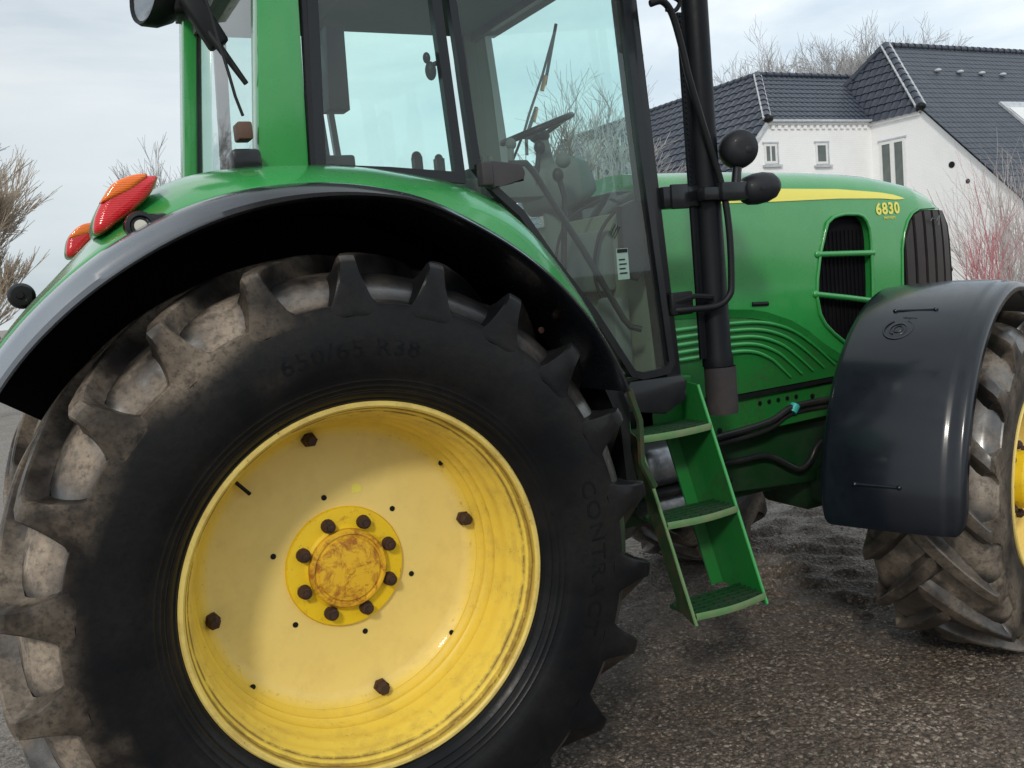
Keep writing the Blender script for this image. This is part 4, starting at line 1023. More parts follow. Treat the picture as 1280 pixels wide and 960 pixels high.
# surface function of the bonnet side for things laid on it
def side_y(x, z, sg=1, off=.004):
    s_ = bonnet_sec(x); n = len(s_) // 2; prev = None
    near = s_[:n + 1]
    for i in range(len(near) - 1):
        if near[i][2] <= z <= near[i + 1][2]:
            t = (z - near[i][2]) / max(1e-6, near[i + 1][2] - near[i][2]); y = lerp(near[i][1], near[i + 1][1], t); break
    else: y = near[0][1]
    y -= off
    return y if sg == 1 else 2 * YC - y
def zt_(x): return interp(x, XS, ZTOP)
for sg in (1, -1):
    # tapering yellow stripe
    b_ = B(); rows = []
    for i in range(41):
        x = lerp(1.58, 3.066, i / 40)
        zu = interp(x, [1.58, 2.18, 2.62, 2.90, 3.0, 3.066], [2.008, 1.997, 1.980, 1.955, 1.940, 1.921]); zl = interp(x, [1.58, 2.22, 2.62, 2.90, 3.01, 3.066], [1.945, 1.937, 1.935, 1.925, 1.915, 1.919])
        rows.append([(x, side_y(x, lerp(zl, zu, k / 4), sg), lerp(zl, zu, k / 4)) for k in range(5)])
    b_.grid(rows); b_.done('yellow_stripe', M['yellow_stripe'], bon, 60)
    # front grille: dark panel with upright slats, its upper rear corner rounded
    b_ = B(); rows = []; 
    for i in range(30):
        x = lerp(2.995, 3.545, i / 29)
        topz = interp(x, [2.995, 3.01, 3.03, 3.06, 3.10, 3.16, 3.42, 3.545], [1.50, 1.66, 1.74, 1.80, 1.838, 1.858, 1.857, 1.77])
        rows.append([(x, side_y(x, lerp(1.25, topz, k / 10), sg, .0035), lerp(1.25, topz, k / 10)) for k in range(11)])
    b_.grid(rows); gr = b_.done('front_grille', M['grille_back'], bon, 60)
    b_ = B()
    for k in range(6):
        x = 3.025 + k * .078
        topz = interp(x, [2.995, 3.01, 3.03, 3.06, 3.10, 3.16, 3.42, 3.545], [1.50, 1.66, 1.74, 1.80, 1.838, 1.858, 1.857, 1.80]) - .004
        rows = []
        for j in range(9):
            x2 = x + .056; tz2 = interp(x2, [2.995, 3.01, 3.03, 3.06, 3.10, 3.16, 3.42, 3.545], [1.50, 1.66, 1.74, 1.80, 1.838, 1.858, 1.857, 1.80]) - .004
            z = lerp(1.25, topz, j / 8); z2 = lerp(1.25, tz2, j / 8); y = side_y(x, z, sg, .0); y2 = side_y(min(3.54, x2), z2, sg, 0)
            rows.append([(x, y + .002 * sg, z), (x, y - .016 * sg, z), (x2, y2 - .016 * sg, z2), (x2, y2 + .002 * sg, z2)])
        V = b_.grid(rows); b_.bm.faces.new(V[-1])
    b_.done('grille_slats', M['grille_slat'], bon, 20)
    b_ = B(); pts = [(3.0, 1.45), (3.003, 1.55), (3.012, 1.68), (3.035, 1.755), (3.065, 1.81), (3.105, 1.845), (3.16, 1.865), (3.30, 1.868), (3.42, 1.866)]
    b_.tube([(x, side_y(x, z, sg, .003), z) for x, z in pts], .006, 6); b_.done('grille_rim', M['green'], bon, 60)
# nose emblem, plain small bright mark on the slats
b_ = B(); b_.tube([(3.20, YC - .352, 1.80), (3.215, YC - .352, 1.815), (3.245, YC - .350, 1.80), (3.275, YC - .345, 1.825), (3.265, YC - .347, 1.78)], .003, 5); b_.done('grille_emblem', M['silver_label'], bon, 0)
b_ = B(); b_.tube([(2.05, side_y(2.05, 1.50, 1, .0005), 1.50), (2.14, side_y(2.14, 1.495, 1, .0005), 1.495)], .010, 8); b_.done('bonnet_latch', M['grime'], bon, 40)
# model number
def lay_text(txt, size, x, z, name, mat, spacing=1.05, offset=0):
    me = text_mesh(txt, size, .0008, spacing, offset)
    for v in me.vertices:
        X, Z, D = x + v.co.x, z + v.co.y, v.co.z; v.co = Vector((X, side_y(X, Z, 1, .003) - D, Z))
    return link(name, me, mat, bon, 0)
lay_text('6830', .076, 2.934, 1.874, 'model_number', M['yellow_stripe'], 1.12, .0022)
lay_text('PREMIUM', .018, 2.940, 1.831, 'model_suffix', M['yellow_stripe'], 1.1)

# engine side panel with pressed ribs
for sg in (1, -1):
    yp = YC - sg * .300
    b_ = B(); b_.prism([(1.60, 1.13), (1.96, 1.112), (2.64, 1.118), (2.68, 1.17), (2.50, 1.30), (2.32, 1.42), (2.15, 1.465), (1.60, 1.50)], min(yp, yp + sg * .05), max(yp, yp + sg * .05))
    b_.prism([(1.60, .92), (2.70, .94), (2.70, 1.085), (1.97, 1.088), (1.60, 1.11)], min(yp + sg * .015, yp + sg * .06), max(yp + sg * .015, yp + sg * .06))
    pn = b_.done('engine_side_panel', M['green_dirty'], T, 30)
    for k in range(5):
        t = k / 4
        P0 = [(1.62, lerp(1.428, 1.300, t)), (1.921, lerp(1.427, 1.302, t)), (lerp(2.127, 2.06, t), lerp(1.413, 1.290, t)), (lerp(2.291, 2.16, t), lerp(1.364, 1.248, t)), (lerp(2.42, 2.215, t), lerp(1.285, 1.205, t)), (lerp(2.555, 2.275, t), lerp(1.175, 1.150, t))]
        b_ = B(); path = seat_t([(x, yp - sg * .006, z) for x, z in P0], 5)
        rr_ = [.0115 - .006 * i / (len(path) - 1) for i in range(len(path))]
        b_.tube(path, rr_, 8); b_.done('pressed_rib', M['green'], pn, 60)
    b_ = B(); b_.ribbon([(1.60, 1.118), (1.97, 1.098), (2.68, 1.105)], .018, min(yp - sg * .004, yp + sg * .02), max(yp - sg * .004, yp + sg * .02)); b_.done('panel_seal', M['black_matt'], pn, 30)
    b_ = B()
    for k in range(5): b_.lathe([(.010, 0), (.010, -.004 * sg), (.003, -.005 * sg)], (2.10 + k * .055, yp + sg * .014, 1.052), seg=10, capb=True)
    for x, z in ((1.86, .965), (2.42, 1.04), (2.56, 1.045)): b_.lathe([(.012, 0), (.012, -.006 * sg), (.004, -.007 * sg)], (x, yp + sg * .014, z), seg=8, capb=True)
    b_.done('panel_holes', M['grime'], pn, 30)
b_ = B(); b_.box(1.40, 1.70, YC - .29, YC + .29, 1.2, 2.02, .02); b_.box(1.7, 3.2, .86, 1.20, 1.05, 1.45); b_.done('engine_bulkhead', M['grime'], T, 30)

# ---------------------------------------------------------------- exhaust, rails, lamps, mirror on the near front corner
b_ = B(); b_.lathe([(.045, 1.30), (.058, 1.305), (.058, 1.34), (.053, 1.36), (.051, 1.9), (.049, 2.3), (.049, 2.75), (.040, 2.80), (.032, 2.82), (.032, 3.25)], (1.545, .35, 0), axis='Z', seg=40, capa=True, capb=True)
ex = b_.done('exhaust_stack', M['exhaust'], T, 40)
b_ = B(); b_.lathe([(.040, 1.120), (.058, 1.122), (.060, 1.135), (.060, 1.302)], (1.553, .35, 0), axis='Z', seg=40, capa=True); b_.done('lower_sleeve', M['exhaust_rust'], ex, 40)
b_ = B(); b_.box(1.458, 1.478, .34, .352, 1.34, 2.60, .002); b_.box(1.475, 1.492, .345, .35, 1.34, 2.60)
for k in range(34): b_.lathe([(.0045, 0), (.0045, -.004)], (1.468, .34, 1.96 + k * .019), seg=6, capb=True)
b_.done('exhaust_guard_strip', M['exhaust'], ex, 30)
b_ = B(); b_.box(1.33, 1.50, .33, .40, 1.905, 1.985, .01); b_.box(1.36, 1.44, .32, .335, 1.90, 1.99, .006); b_.box(1.54, 1.685, .255, .30, 1.915, 1.985, .012); b_.box(1.47, 1.60, .27, .32, 1.92, 1.97, .01)
b_.tube([(1.625, .28, 1.97), (1.64, .28, 2.05)], .018, 10)
br = b_.done('lamp_bracket', M['black_plastic'], T, 40)
b_ = B(); b_.tube(seat_t([(1.300, .29, 2.605), (1.345, .28, 2.612), (1.385, .28, 2.57), (1.420, .28, 2.45), (1.443, .28, 2.347), (1.50, .28, 2.16), (1.561, .28, 1.963), (1.572, .27, 1.80), (1.562, .265, 1.62), (1.545, .265, 1.567), (1.495, .28, 1.536), (1.38, .32, 1.534), (1.335, .345, 1.535)]), .0125, 8)
b_.tube(seat_t([(1.345, .28, 2.612), (1.38, .28, 2.63), (1.42, .28, 2.615), (1.40, .28, 2.585), (1.36, .28, 2.585)]), .008, 6)
b_.done('hand_rail', M['black_matt'], T, 60)
b_ = B(); b_.tube([(1.335, .34, 1.56), (1.42, .30, 1.58), (1.50, .30, 1.57)], .010, 6); b_.box(1.33, 1.43, .325, .35, 1.515, 1.60, .008); b_.done('rail_foot', M['black_matt'], T, 50)
def knob(c, r, rz, name):
    q = B(); q.lathe([(.02, -.045), (.45 * .07, -.044), (.85 * .07, -.034), (.068, -.015), (.070, .008), (.064, .026), (.05, .040), (.025, .046)], seg=28, capa=True, capb=True)
    q.lathe([(.012, -.046), (.008, -.047)], (.02, 0, -.01), seg=10, capb=True)
    o = q.done(name, M['lamp_grey'], None, 50, recentre=False)
    mt = Matrix.Translation(c) @ rz @ Matrix.Diagonal((r / .07, 1.3 * r / .07, r / .07, 1)); o.matrix_world = mt; WM[o.name] = mt; setparent(o, T)
knob((1.652, .285, 2.103), .072, Matrix.Rotation(R(-25), 4, 'Z'), 'work_lamp')
q = B(); q.lathe([(.020, -.075), (.040, -.072), (.052, -.055), (.058, -.02), (.057, .02), (.048, .055), (.030, .075), (.012, .082)], axis='X', seg=28, capa=True, capb=True)
q.lathe([(.010, -.0595), (.006, -.0605)], (-.02, 0, 0), seg=10, capa=True, capb=True)
o = q.done('indicator_lamp', M['lamp_grey'], None, 50, recentre=False); mt = Matrix.Translation((1.735, .275, 1.956)) @ Matrix.Rotation(R(-8), 4, 'Y') @ Matrix.Rotation(R(-12), 4, 'Z'); o.matrix_world = mt; WM[o.name] = mt; setparent(o, T)
b_ = B(); b_.box(1.46, 1.55, -.04, .02, 2.548, 2.88, .03); mi = b_.done('mirror', M['black_plastic'], T, 50)
b_ = B(); b_.poly([(1.457, -.035, 2.58), (1.457, .015, 2.58), (1.457, .015, 2.85), (1.457, -.035, 2.85)]); b_.done('mirror_glass', M['reflector'], mi, 0)
b_ = B(); b_.tube([(1.50, .02, 2.75), (1.45, .20, 2.78), (1.32, .33, 2.76)], .014, 8); b_.done('mirror_arm', M['black_matt'], mi, 60)
# black moulded trim at the front lower edge of the bonnet by the mirror: small lamp
b_ = B(); b_.ell((3.46, .80, 1.55), (.04, .03, .02)); b_.done('bonnet_catch', M['grime'], T, 60)

# ================================================================== HOUSE
K = 1.5656
def S(x, y, z): return Vector((CAM.x + K * (x - CAM.x), CAM.y + K * (y - CAM.y), 1.694 + K * (z - 1.694)))
house = empty('farmhouse', (S(17.3, 13.1, 0).x, S(17.3, 13.1, 0).y, 0), 'white painted brick farmhouse with dark tiled half-hipped roofs beyond the tractor bonnet', 'house')
XW0, XW1 = S(12.2, 0, 0).x, S(17.3, 0, 0).x
YW = S(0, 13.1, 0).y
XR = S(15.3, 0, 0).x; YR = S(0, 14.6, 0).y; ZE = S(0, 0, 4.7).z; ZR = S(0, 0, 6).z
YM = S(0, 13.5, 0).y; ZM = S(0, 0, 6.5).z; YG0 = S(0, 11.68, 0).y; XA = S(18.4, 0, 0).x
XH = S(14.05, 0, 0).x; YG1 = 2 * YM - YG0
slW = (ZR - ZE) / (XR - XH); slS = (ZR - ZE) / (YR - YW); slM = (ZM - ZE) / (YM - YG0)
ZLOW_ = 2.9
# walls
b_ = B()
xlow = XH - (ZE - ZLOW_) / slW
xe = XR + 1.5
b_.prism([(xlow, 0), (XW1 + .5, 0), (XW1 + .5, ZE - .06), (XH + .1, ZE - .06), (xlow, ZLOW_ - .06)], YW, YW + 14)
ylow = YG0 - (ZE - ZLOW_) / slM; ylow2 = 2 * YM - ylow
vs = [(ylow, 0), (ylow2, 0), (ylow2, ZLOW_ - .06), (YG1, ZE - .06), (YG0, ZE - .06), (ylow, ZLOW_ - .06)]
a_ = [b_.bm.verts.new((XW1, y, z)) for y, z in vs]; c_ = [b_.bm.verts.new((XW1 + 26, y, z)) for y, z in vs]
b_.bm.faces.new(a_); b_.bm.faces.new(c_[::-1])
for i in range(6): b_.bm.faces.new((a_[i], c_[i], c_[(i + 1) % 6], a_[(i + 1) % 6]))
b_.done('wall', M['brick'], house, 0)
# tiled slopes: real pantile relief clipped to the slope's outline
def slope(name, org, ux, vy, outline, mat, tw=.30, th=.36, amp=.035, lip=.035):
    """org + u*ux + v*vy (ux along the eave, vy up the slope, unit vectors); outline: list of (u,v) convex, counter-clockwise"""
    ux, vy = Vector(ux).normalized(), Vector(vy).normalized(); nn = ux.cross(vy).normalized()
    if nn.z < 0: nn = -nn
    us = [p[0] for p in outline]; vs_ = [p[1] for p in outline]
    b_ = B(); rows = []
    nu = int((max(us) - min(us)) / (tw / 6)) + 2; nv = int((max(vs_) - min(vs_)) / th) + 2
    for j in range(nv * 2):
        row = []
        v0 = min(vs_) + (j // 2) * th + (th * .98 if j % 2 else 0)
        lift = 0 if j % 2 else lip
        for i in range(nu):
            u = min(us) + i * tw / 6; p = (u / tw) % 1
            h = amp * (sin(p * 2 * PI) * .5 + .25 * sin(p * 4 * PI + 1)) + amp
            row.append(org + ux * u + vy * v0 + nn * (h + lift))
        rows.append(row)
    b_.grid(rows)
    m_ = len(outline); area = sum(outline[i][0] * outline[(i + 1) % m_][1] - outline[(i + 1) % m_][0] * outline[i][1] for i in range(m_))
    sgn = 1 if area > 0 else -1
    for i in range(m_):
        a = Vector(outline[i]); c = Vector(outline[(i + 1) % m_]); d = (c - a)
        pn = (ux * d.y - vy * d.x) * sgn     # outward
        bmesh.ops.bisect_plane(b_.bm, geom=b_.bm.verts[:] + b_.bm.edges[:] + b_.bm.faces[:], plane_co=org + ux * a.x + vy * a.y, plane_no=pn, clear_outer=True)
    # under-sheet
    b_.poly([org + ux * p[0] + vy * p[1] - nn * .04 for p in outline])
    return b_.done(name, mat, house, 40, normals=False)
def uv(org, ux, vy, p):
    d = Vector(p) - org; ux = Vector(ux).normalized(); vy = Vector(vy).normalized(); return (d.dot(ux), d.dot(vy))
# west slope of the wing
over = .12
o_ = Vector((XH, YW, ZE)); ux = (0, 1, 0); vy = (1, 0, slW)
pts = [(XR, YR, ZR), (XR, YR + 14, ZR), (xlow - .2, YR + 14, ZLOW_ - .2 * slW), (xlow - .2, YW - over, ZLOW_ - .2 * slW), (XH, YW - over, ZE)]
slope('west_roof', o_, ux, vy, [uv(o_, ux, vy, p) for p in pts], M['tile'], .42, .40, .045)
# south slope of the wing
o_ = Vector((XH, YW, ZE)); ux = (1, 0, 0); vy = (0, 1, slS)
pts = [(XH, YW - over, ZE - over * slS), (XW1 + 2.2, YW - over, ZE - over * slS), (XW1 + 3.2, YR, ZR), (XR, YR, ZR)]
slope('south_roof', o_, ux, vy, [uv(o_, ux, vy, p) for p in pts], M['tile'], .26, .32, .028, .022)
# half-hip on the main gable
o_ = Vector((XW1, YM, ZE)); ux = (0, 1, 0); hs_ = (ZM - ZE) / (XA - XW1); vy = (1, 0, hs_)
pts = [(XW1 - over, YG0, ZE - over * hs_), (XW1 - over, YG1, ZE - over * hs_), (XA, YM, ZM)]
slope('half_hip_roof', o_, ux, vy, [uv(o_, ux, vy, p) for p in pts], M['tile'], .34, .36, .045)
# main south slope
o_ = Vector((XA, YM, ZM)); ux = (1, 0, 0); vy = (0, 1, slM)
yl2, zl2 = ylow - .35, ZLOW_ - .35 * slM
pts = [(XA, YM, ZM), (XW1 + 26, YM, ZM), (XW1 + 26, yl2, zl2), (XW1 - .15, yl2, zl2), (XW1 - .15, YG0, ZE)]
slope('main_south_roof', o_, ux, vy, [uv(o_, ux, vy, p) for p in pts], M['tile_flat'], .26, .30, .018, .014)
vy = (0, -1, slM); pts = [(x, 2 * YM - y, z) for x, y, z in pts]
slope('main_north_roof', o_, ux, vy, [uv(o_, ux, vy, p) for p in pts], M['tile_flat'], .40, .6, .022)
# ridge and verge tiles
def capline(a, c, r, mat, name, step=.38, n_=8):
    a, c = Vector(a), Vector(c); d = c - a; n = int(d.length / step); b_ = B()
    for i in range(n):
        p = a + d * (i / n); q = a + d * ((i + 1.08) / n)
        b_.tube([p, q], [r * 1.12, r * .88], n_)
    return b_.done(name, mat, house, 60)
capline((XR, YR, ZR + .03), (XW1 + 3, YR, ZR + .03), .12, M['tile'], 'ridge_tiles')
capline((XR, YR, ZR + .03), (XR, YR + 14, ZR + .03), .12, M['tile'], 'ridge_tiles')
capline((XA, YM, ZM + .03), (XW1 + 26, YM, ZM + .03), .13, M['tile'], 'ridge_tiles')
capline((XH - .05, YW - over, ZE + .02), (XR, YR, ZR + .05), .13, M['tile'], 'hip_tiles')
capline((XW1 - .12, YG0 - .02, ZE + .02), (XA, YM, ZM + .05), .13, M['tile'], 'hip_tiles')
for (a, c, dx) in (((XH - .05, YW - over, ZE + .02), (XR, YR, ZR + .05), Vector((-.14, 0, -.02))), ((XH - .05, YW - over, ZE + .02), (XR, YR, ZR + .05), Vector((.16, 0, .0))),
                   ((XW1 - .12, YG0 - .02, ZE + .02), (XA, YM, ZM + .05), Vector((-.10, .10, 0))), ((XW1 - .12, YG0 - .02, ZE + .02), (XA, YM, ZM + .05), Vector((.12, -.10, .02)))):
    capline(Vector(a) + dx, Vector(c) + dx, .045, M['verge'], 'mortar_line', .34, 6)
capline((XW1 - .05, YG1 + .02, ZE + .02), (XA, YM, ZM + .05), .13, M['tile'], 'hip_tiles')
for cc in ((XH - .02, YW - over - .05, ZE - .02), (XW1 - .12, YG0 - .06, ZE)):
    b_ = B(); b_.ell(cc, (.17, .15, .13)); b_.done('hip_end_cap', M['grime'], house, 60)
# verge boards below the half hip and on the wing gable
b_ = B(); b_.ribbon([(xlow - .25, ZLOW_ - .25 * slW - .10), (XH, ZE - .10)], .12, YW - over - .02, YW - .002); b_.done('verge_board', M['verge'], house, 0)
# dentil course and cornice under the wing eave
b_ = B(); b_.box(XH + .05, XW1 - .002, YW - .10, YW - .002, ZE - .20, ZE - .085)
n = int((XW1 - XH) / .30)
for i in range(n): 
    x = XH + .2 + i * .30; b_.box(x, x + .14, YW - .07, YW - .002, ZE - .34, ZE - .202)
b_.done('dentil_cornice', M['brick'], house, 0)
b_ = B(); b_.box(XW1 - .10, XW1 - .003, YG0 + .05, YG1 - .05, ZE - .26, ZE - .12); b_.done('gable_cornice', M['brick'], house, 0)
b_ = B(); b_.tube([(XH, YW - .16, ZE - .09), (XW1 - .1, YW - .16, ZE - .09)], .05, 8); b_.done('gutter', M['verge'], house, 60)
# windows
def win_y(x0, x1, z0, z1, bars=0):
    q0, q1 = S(x0, 0, z0), S(x1, 0, z1); y = YW
    b_ = B(); fw = .085
    b_.box(q0.x, q1.x, y - .03, y - .004, q0.z, q0.z + fw); b_.box(q0.x, q1.x, y - .03, y - .004, q1.z - fw, q1.z)
    b_.box(q0.x, q0.x + fw, y - .03, y - .004, q0.z + fw, q1.z - fw); b_.box(q1.x - fw, q1.x, y - .03, y - .004, q0.z + fw, q1.z - fw)
    for k in range(bars):
        xx = lerp(q0.x, q1.x, (k + 1) / (bars + 1)); b_.box(xx - .03, xx + .03, y - .03, y - .004, q0.z + fw, q1.z - fw)
    f = b_.done('window', M['white_frame'], house, 0)
    b_ = B(); b_.box(q0.x + fw, q1.x - fw, y - .012, y - .006, q0.z + fw, q1.z - fw); b_.done('pane', M['house_glass'], f, 0)
    b_ = B(); b_.box(q0.x - .10, q1.x + .16, y - .10, y - .004, q0.z - .12, q0.z - .04); b_.done('sill', M['verge'], f, 0)
    b_ = B(); b_.box(q0.x - .06, q1.x + .08, y - .045, y - .004, q1.z + .004, q1.z + .06); b_.box(q1.x + .004, q1.x + .06, y - .040, y - .004, q0.z, q1.z); b_.done('surround', M['verge'], f, 0)
win_y(13.95, 14.32, 3.74, 4.17, 1); win_y(15.49, 15.86, 3.70, 4.17)
q0, q1 = S(17.3, 12.16, 2.9), S(17.3, 12.86, 4.11); b_ = B(); x = XW1; fw = .10
b_.box(x - .04, x - .004, q0.y, q1.y, q0.z, q0.z + fw); b_.box(x - .04, x - .004, q0.y, q1.y, q1.z - fw, q1.z)
ym = (q0.y + q1.y) / 2
for ya, yb in ((q0.y, q0.y + fw), (q1.y - fw, q1.y), (ym - .09, ym + .09)): b_.box(x - .04, x - .004, ya, yb, q0.z + fw, q1.z - fw)
f = b_.done('window', M['white_frame'], house, 0)
for ya, yb in ((q0.y + fw, ym - .09), (ym + .09, q1.y - fw)):
    b_ = B(); b_.box(x - .014, x - .006, ya, yb, q0.z + fw, q1.z - fw); b_.done('pane', M['house_glass'], f, 0)
b_ = B(); b_.box(x - .05, x - .004, q0.y - .06, q1.y + .06, q1.z + .01, q1.z + .07); b_.done('surround', M['verge'], f, 0)
# skylight and vent tiles on the main slope
def on_main(xu, d, off=.1): p = S(xu, 13.5 - d, 6.5 - d); return p + Vector((0, -slM, 1)).normalized() * off
def quad_on(x0, x1, d0, d1, off, thick):
    P = [on_main(x0, d0, off), on_main(x1, d0, off), on_main(x1, d1, off), on_main(x0, d1, off)]
    nn = Vector((0, -slM, 1)).normalized() * thick; b_ = B(); V = [b_.bm.verts.new(p) for p in P] + [b_.bm.verts.new(p - nn) for p in P]
    for fc in ((0, 1, 2, 3), (4, 5, 6, 7), (0, 1, 5, 4), (1, 2, 6, 5), (2, 3, 7, 6), (3, 0, 4, 7)): b_.bm.faces.new([V[i] for i in fc])
    return b_
sk = quad_on(20.05, 21.3, 1.72, 2.75, .13, .12).done('skylight', M['verge'], house, 0)
quad_on(20.12, 21.2, 1.90, 2.68, .155, .012).done('skylight_pane', M['white_frame'], sk, 0)
for i in range(4):
    p = on_main(19.15 + i * .78, .80 + .02 * i, .11); b_ = B(); b_.ell(p, (.13, .13, .07)); b_.done('vent_tile', M['verge'], house, 60)
# two dark wall anchors
b_ = B(); b_.ell((XW1 - .01, S(0, 11.0, 0).y, S(0, 0, 3.33).z), (.03, .12, .11)); b_.ell((XW1 - .01, S(0, 10.63, 0).y, S(0, 0, 2.93).z), (.03, .08, .08)); b_.done('wall_anchors', M['grime'], house, 60)

# ================================================================== TREES AND SHRUBS
def bare_tree(name, loc, height, mat, label, seed, spread=.9, twig=.008, depth=6, group=None, cat='tree', lean=0, trunk_r=None, dense=3, crownbase=.3):
    rs = random.Random(seed)
    tr = B(); cr = B()
    r0 = trunk_r or height * .02
    def grow(p, d, ln, r, lv, b):
        n = 3; pts = [p]; q = p; dd = d
        for i in range(n):
            dd = (dd + Vector((rs.uniform(-1, 1), rs.uniform(-1, 1), rs.uniform(-.3, .5))) * .16).normalized()
            q = q + dd * ln / n; pts.append(q)
        r1 = max(twig * .6, r * .62)
        b.tube(pts, [lerp(r, r1, i / n) for i in range(n + 1)], 6 if lv < 2 else (4 if lv < 4 else 3), caps=False)
        if lv >= depth: return
        k = dense + (1 if rs.random() < .4 else 0)
        for c in range(k):
            t = rs.uniform(.35, 1.0) if c else 1.0
            idx = min(n - 1, int(t * n)); base = pts[idx].lerp(pts[idx + 1], t * n - idx) if t < 1 else pts[-1]
            ax = dd.orthogonal().normalized(); ax.rotate(Matrix.Rotation(rs.uniform(0, 2 * PI), 3, dd))
            ang = rs.uniform(.25, .8) * spread
            nd = dd.copy(); nd.rotate(Matrix.Rotation(ang, 3, ax)); nd = (nd + Vector((0, 0, .12))).normalized()
            grow(base, nd, ln * rs.uniform(.58, .82), max(twig, r1 * rs.uniform(.55, .85)), lv + 1, cr if lv >= 1 else cr)
    loc = Vector(loc)
    # trunk
    top = Vector((lean, 0, height * crownbase)); pts = [Vector((0, 0, -.1)), Vector((lean * .3, 0, height * crownbase * .5)), top]
    tr.tube(pts, [r0 * 1.3, r0, r0 * .85], 10)
    for c in range(dense + 2):
        a = 2 * PI * c / (dense + 2) + rs.uniform(-.4, .4); el = rs.uniform(.25, .7) * spread
        d = Vector((cos(a) * sin(el), sin(a) * sin(el), cos(el))) if c else Vector((0, 0, 1))
        grow(top - Vector((0, 0, .03 * height * rs.random())), d, height * .26, r0 * .6, 1, cr)
    o = empty(name, loc, label, cat, group)
    for bb, nm in ((tr, 'trunk'), (cr, 'crown')):
        me = bpy.data.meshes.new(nm); bb.bm.to_mesh(me); bb.bm.free()
        q = link(nm, me, mat, None, 180, recentre=False); q.parent = o
    return o
G = 'bare winter trees beyond the farmhouse'
def at(px, py, yy):
    d = F + Rt * ((px - 640) / f_px) - Up * ((py - 480) / f_px); t = (yy - CAM.y) / d.y; return CAM + d * t
# behind the house
bare_tree('bare_tree', (45.5, 38, 0), 14.8, M['bark_far'], 'tall bare tree with a rounded crown rising behind the half-hipped gable', 11, 1.0, .012, 6, G, dense=4)
bare_tree('bare_tree', (35.5, 36, 0), 12.8, M['bark_far'], 'bare tree showing over the left part of the farmhouse roof ridge', 12, 1.05, .010, 6, G, dense=3)
bare_tree('bare_tree', (39.5, 37, 0), 12.3, M['bark_far'], 'low bare tree over the middle of the wing roof ridge', 13, 1.05, .012, 6, G, dense=4)
bare_tree('bare_tree', (52, 34, 0), 12.6, M['bark_far'], 'bare tree at the right edge behind the long main roof', 14, 1.0, .010, 6, G, dense=3)
bare_tree('bare_tree', (23.5, 33, 0), 11.6, M['bark_far'], 'bare tree between the cab pillar and the exhaust stack', 15, 1.0, .012, 5, G, dense=3)
G2 = 'bare trees seen through the cab'
bare_tree('bare_tree', (14.2, 22, 0), 7.4, M['bark'], 'bare branching tree seen through the windscreen', 21, 1.05, .016, 4, G2, dense=3)
bare_tree('bare_tree', (18.4, 25, 0), 7.0, M['bark_far'], 'smaller bare tree beside it through the cab glass near the front pillar', 22, 1.0, .016, 5, G2, dense=3)
# left side
G3 = 'bare trees left of the tractor'
bare_tree('bare_tree', (-2.10, 17, 0), 6.1, M['bark_warm'], 'twiggy brown tree at the left edge behind the rear fender', 31, .42, .006, 6, G3, dense=5, crownbase=.06)
bare_tree('bare_tree', (3.75, 31, 0), 7.4, M['bark_far'], 'faint bare tree behind the tail light of the tractor', 32, .7, .009, 5, G3, dense=3)
bare_tree('bare_tree', (-3.4, 24, 0), 7.0, M['bark_far'], 'pale bare tree standing furthest left', 33, .7, .010, 6, G3, dense=4)
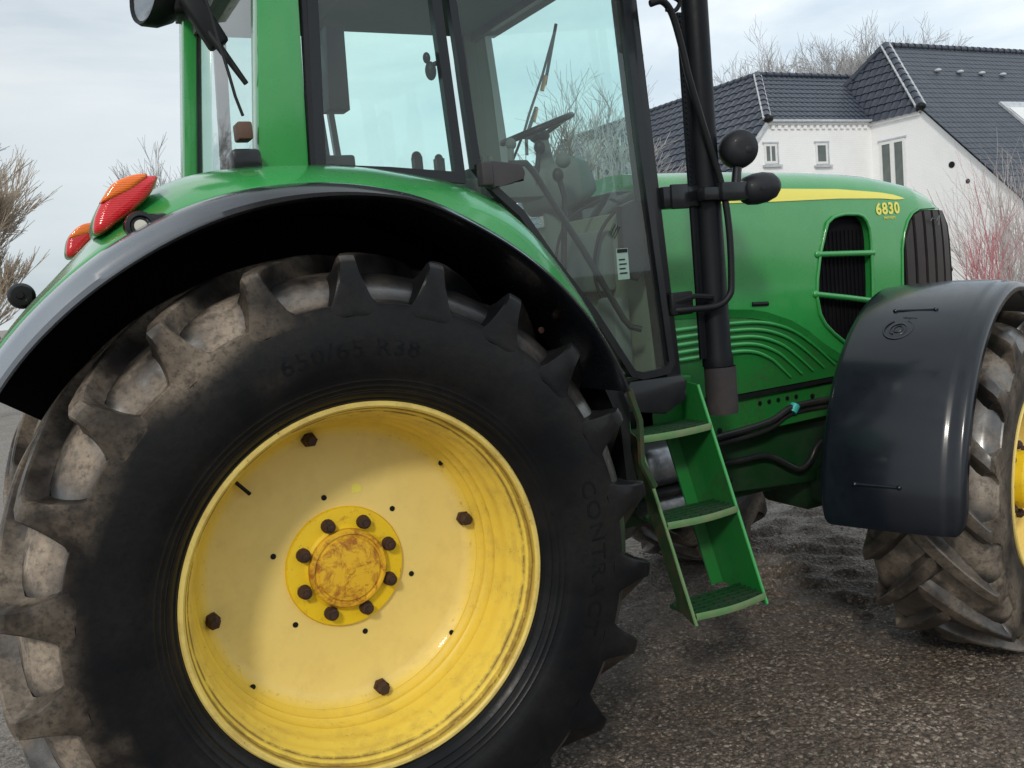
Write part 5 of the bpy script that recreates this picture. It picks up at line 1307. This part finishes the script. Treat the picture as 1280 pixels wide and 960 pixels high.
# shrubs before the house
def shrub(name, loc, h, n, mat, label, seed, spread, tw, group=None):
    rs = random.Random(seed); b_ = B()
    for i in range(n):
        a = rs.uniform(0, 2 * PI); el = abs(rs.gauss(0, spread)); d = Vector((cos(a) * sin(el), sin(a) * sin(el), cos(el)))
        p = Vector((rs.gauss(0, .13), rs.gauss(0, .13), 0)); ln = h * rs.uniform(.6, 1.05)
        def stem(p, d, ln, r, lv):
            pts = [p]; q = p; dd = d
            for k in range(4):
                dd = (dd + Vector((rs.uniform(-1, 1), rs.uniform(-1, 1), rs.uniform(0, .5))) * .12).normalized(); q = q + dd * ln / 4; pts.append(q)
            b_.tube(pts, [lerp(r, r * .45, k / 4) for k in range(5)], 4 if lv == 0 else 3, caps=False)
            if lv < 2:
                for c in range(4 if lv == 0 else 3):
                    t = rs.randint(1, 3); ax = dd.orthogonal().normalized(); ax.rotate(Matrix.Rotation(rs.uniform(0, 2 * PI), 3, dd))
                    nd = dd.copy(); nd.rotate(Matrix.Rotation(rs.uniform(.25, .6), 3, ax)); stem(pts[t], nd, ln * rs.uniform(.35, .55), r * .5, lv + 1)
        stem(p, d, ln, tw, 0)
    me = bpy.data.meshes.new(name); b_.bm.to_mesh(me); b_.bm.free()
    o = link(name, me, mat, None, 180, recentre=False); o.location = loc
    return tag(o, label, 'shrub', group)
shrub('pale_shrub', (15.6, 8.6, 0), 2.9, 60, M['twig_pale'], 'pale leafless shrub with tangled twigs before the white gable wall', 41, .50, .012)
shrub('pale_shrub', (13.4, 6.3, 0), 2.35, 60, M['twig_pale'], 'pale leafless shrub nearest the front fender, right of the red stems', 42, .5, .010)
shrub('red_stemmed_shrub', (11.85, 6.5, 0), 1.9, 11, M['twig_red'], 'red-stemmed leafless shrub above the front fender', 43, .07, .010)
shrub('red_stemmed_shrub', (15.0, 8.6, 0), 3.2, 4, M['twig_red'], 'taller thin red-stemmed shrub against the roof slope', 44, .08, .008)
# far hedge line
def hedge(name, x0, x1, y, h, label, seed):
    rs = random.Random(seed); b_ = B()
    for i in range(2600):
        x = rs.uniform(x0, x1); z = rs.uniform(0, h) * (.8 + .25 * noise.noise(Vector((x * .5, 0, seed)))); yy = y + rs.uniform(-.6, .6); s_ = rs.uniform(.08, .2)
        mt = Matrix.Rotation(rs.uniform(0, 6), 3, Vector((rs.uniform(-1, 1), rs.uniform(-1, 1), rs.uniform(-1, 1))).normalized())
        b_.poly([Vector((x, yy, z)) + mt @ Vector(p) for p in ((-s_, 0, 0), (0, -s_ * .6, 0), (s_, 0, 0), (0, s_ * .6, 0))])
    o = b_.done(name, M['hedge'], None, 0, normals=False); return tag(o, label, 'hedge')
hedge('hedge', -14, 8.0, 38, 1.6, 'low dark green hedge far behind the tractor on the left', 51)
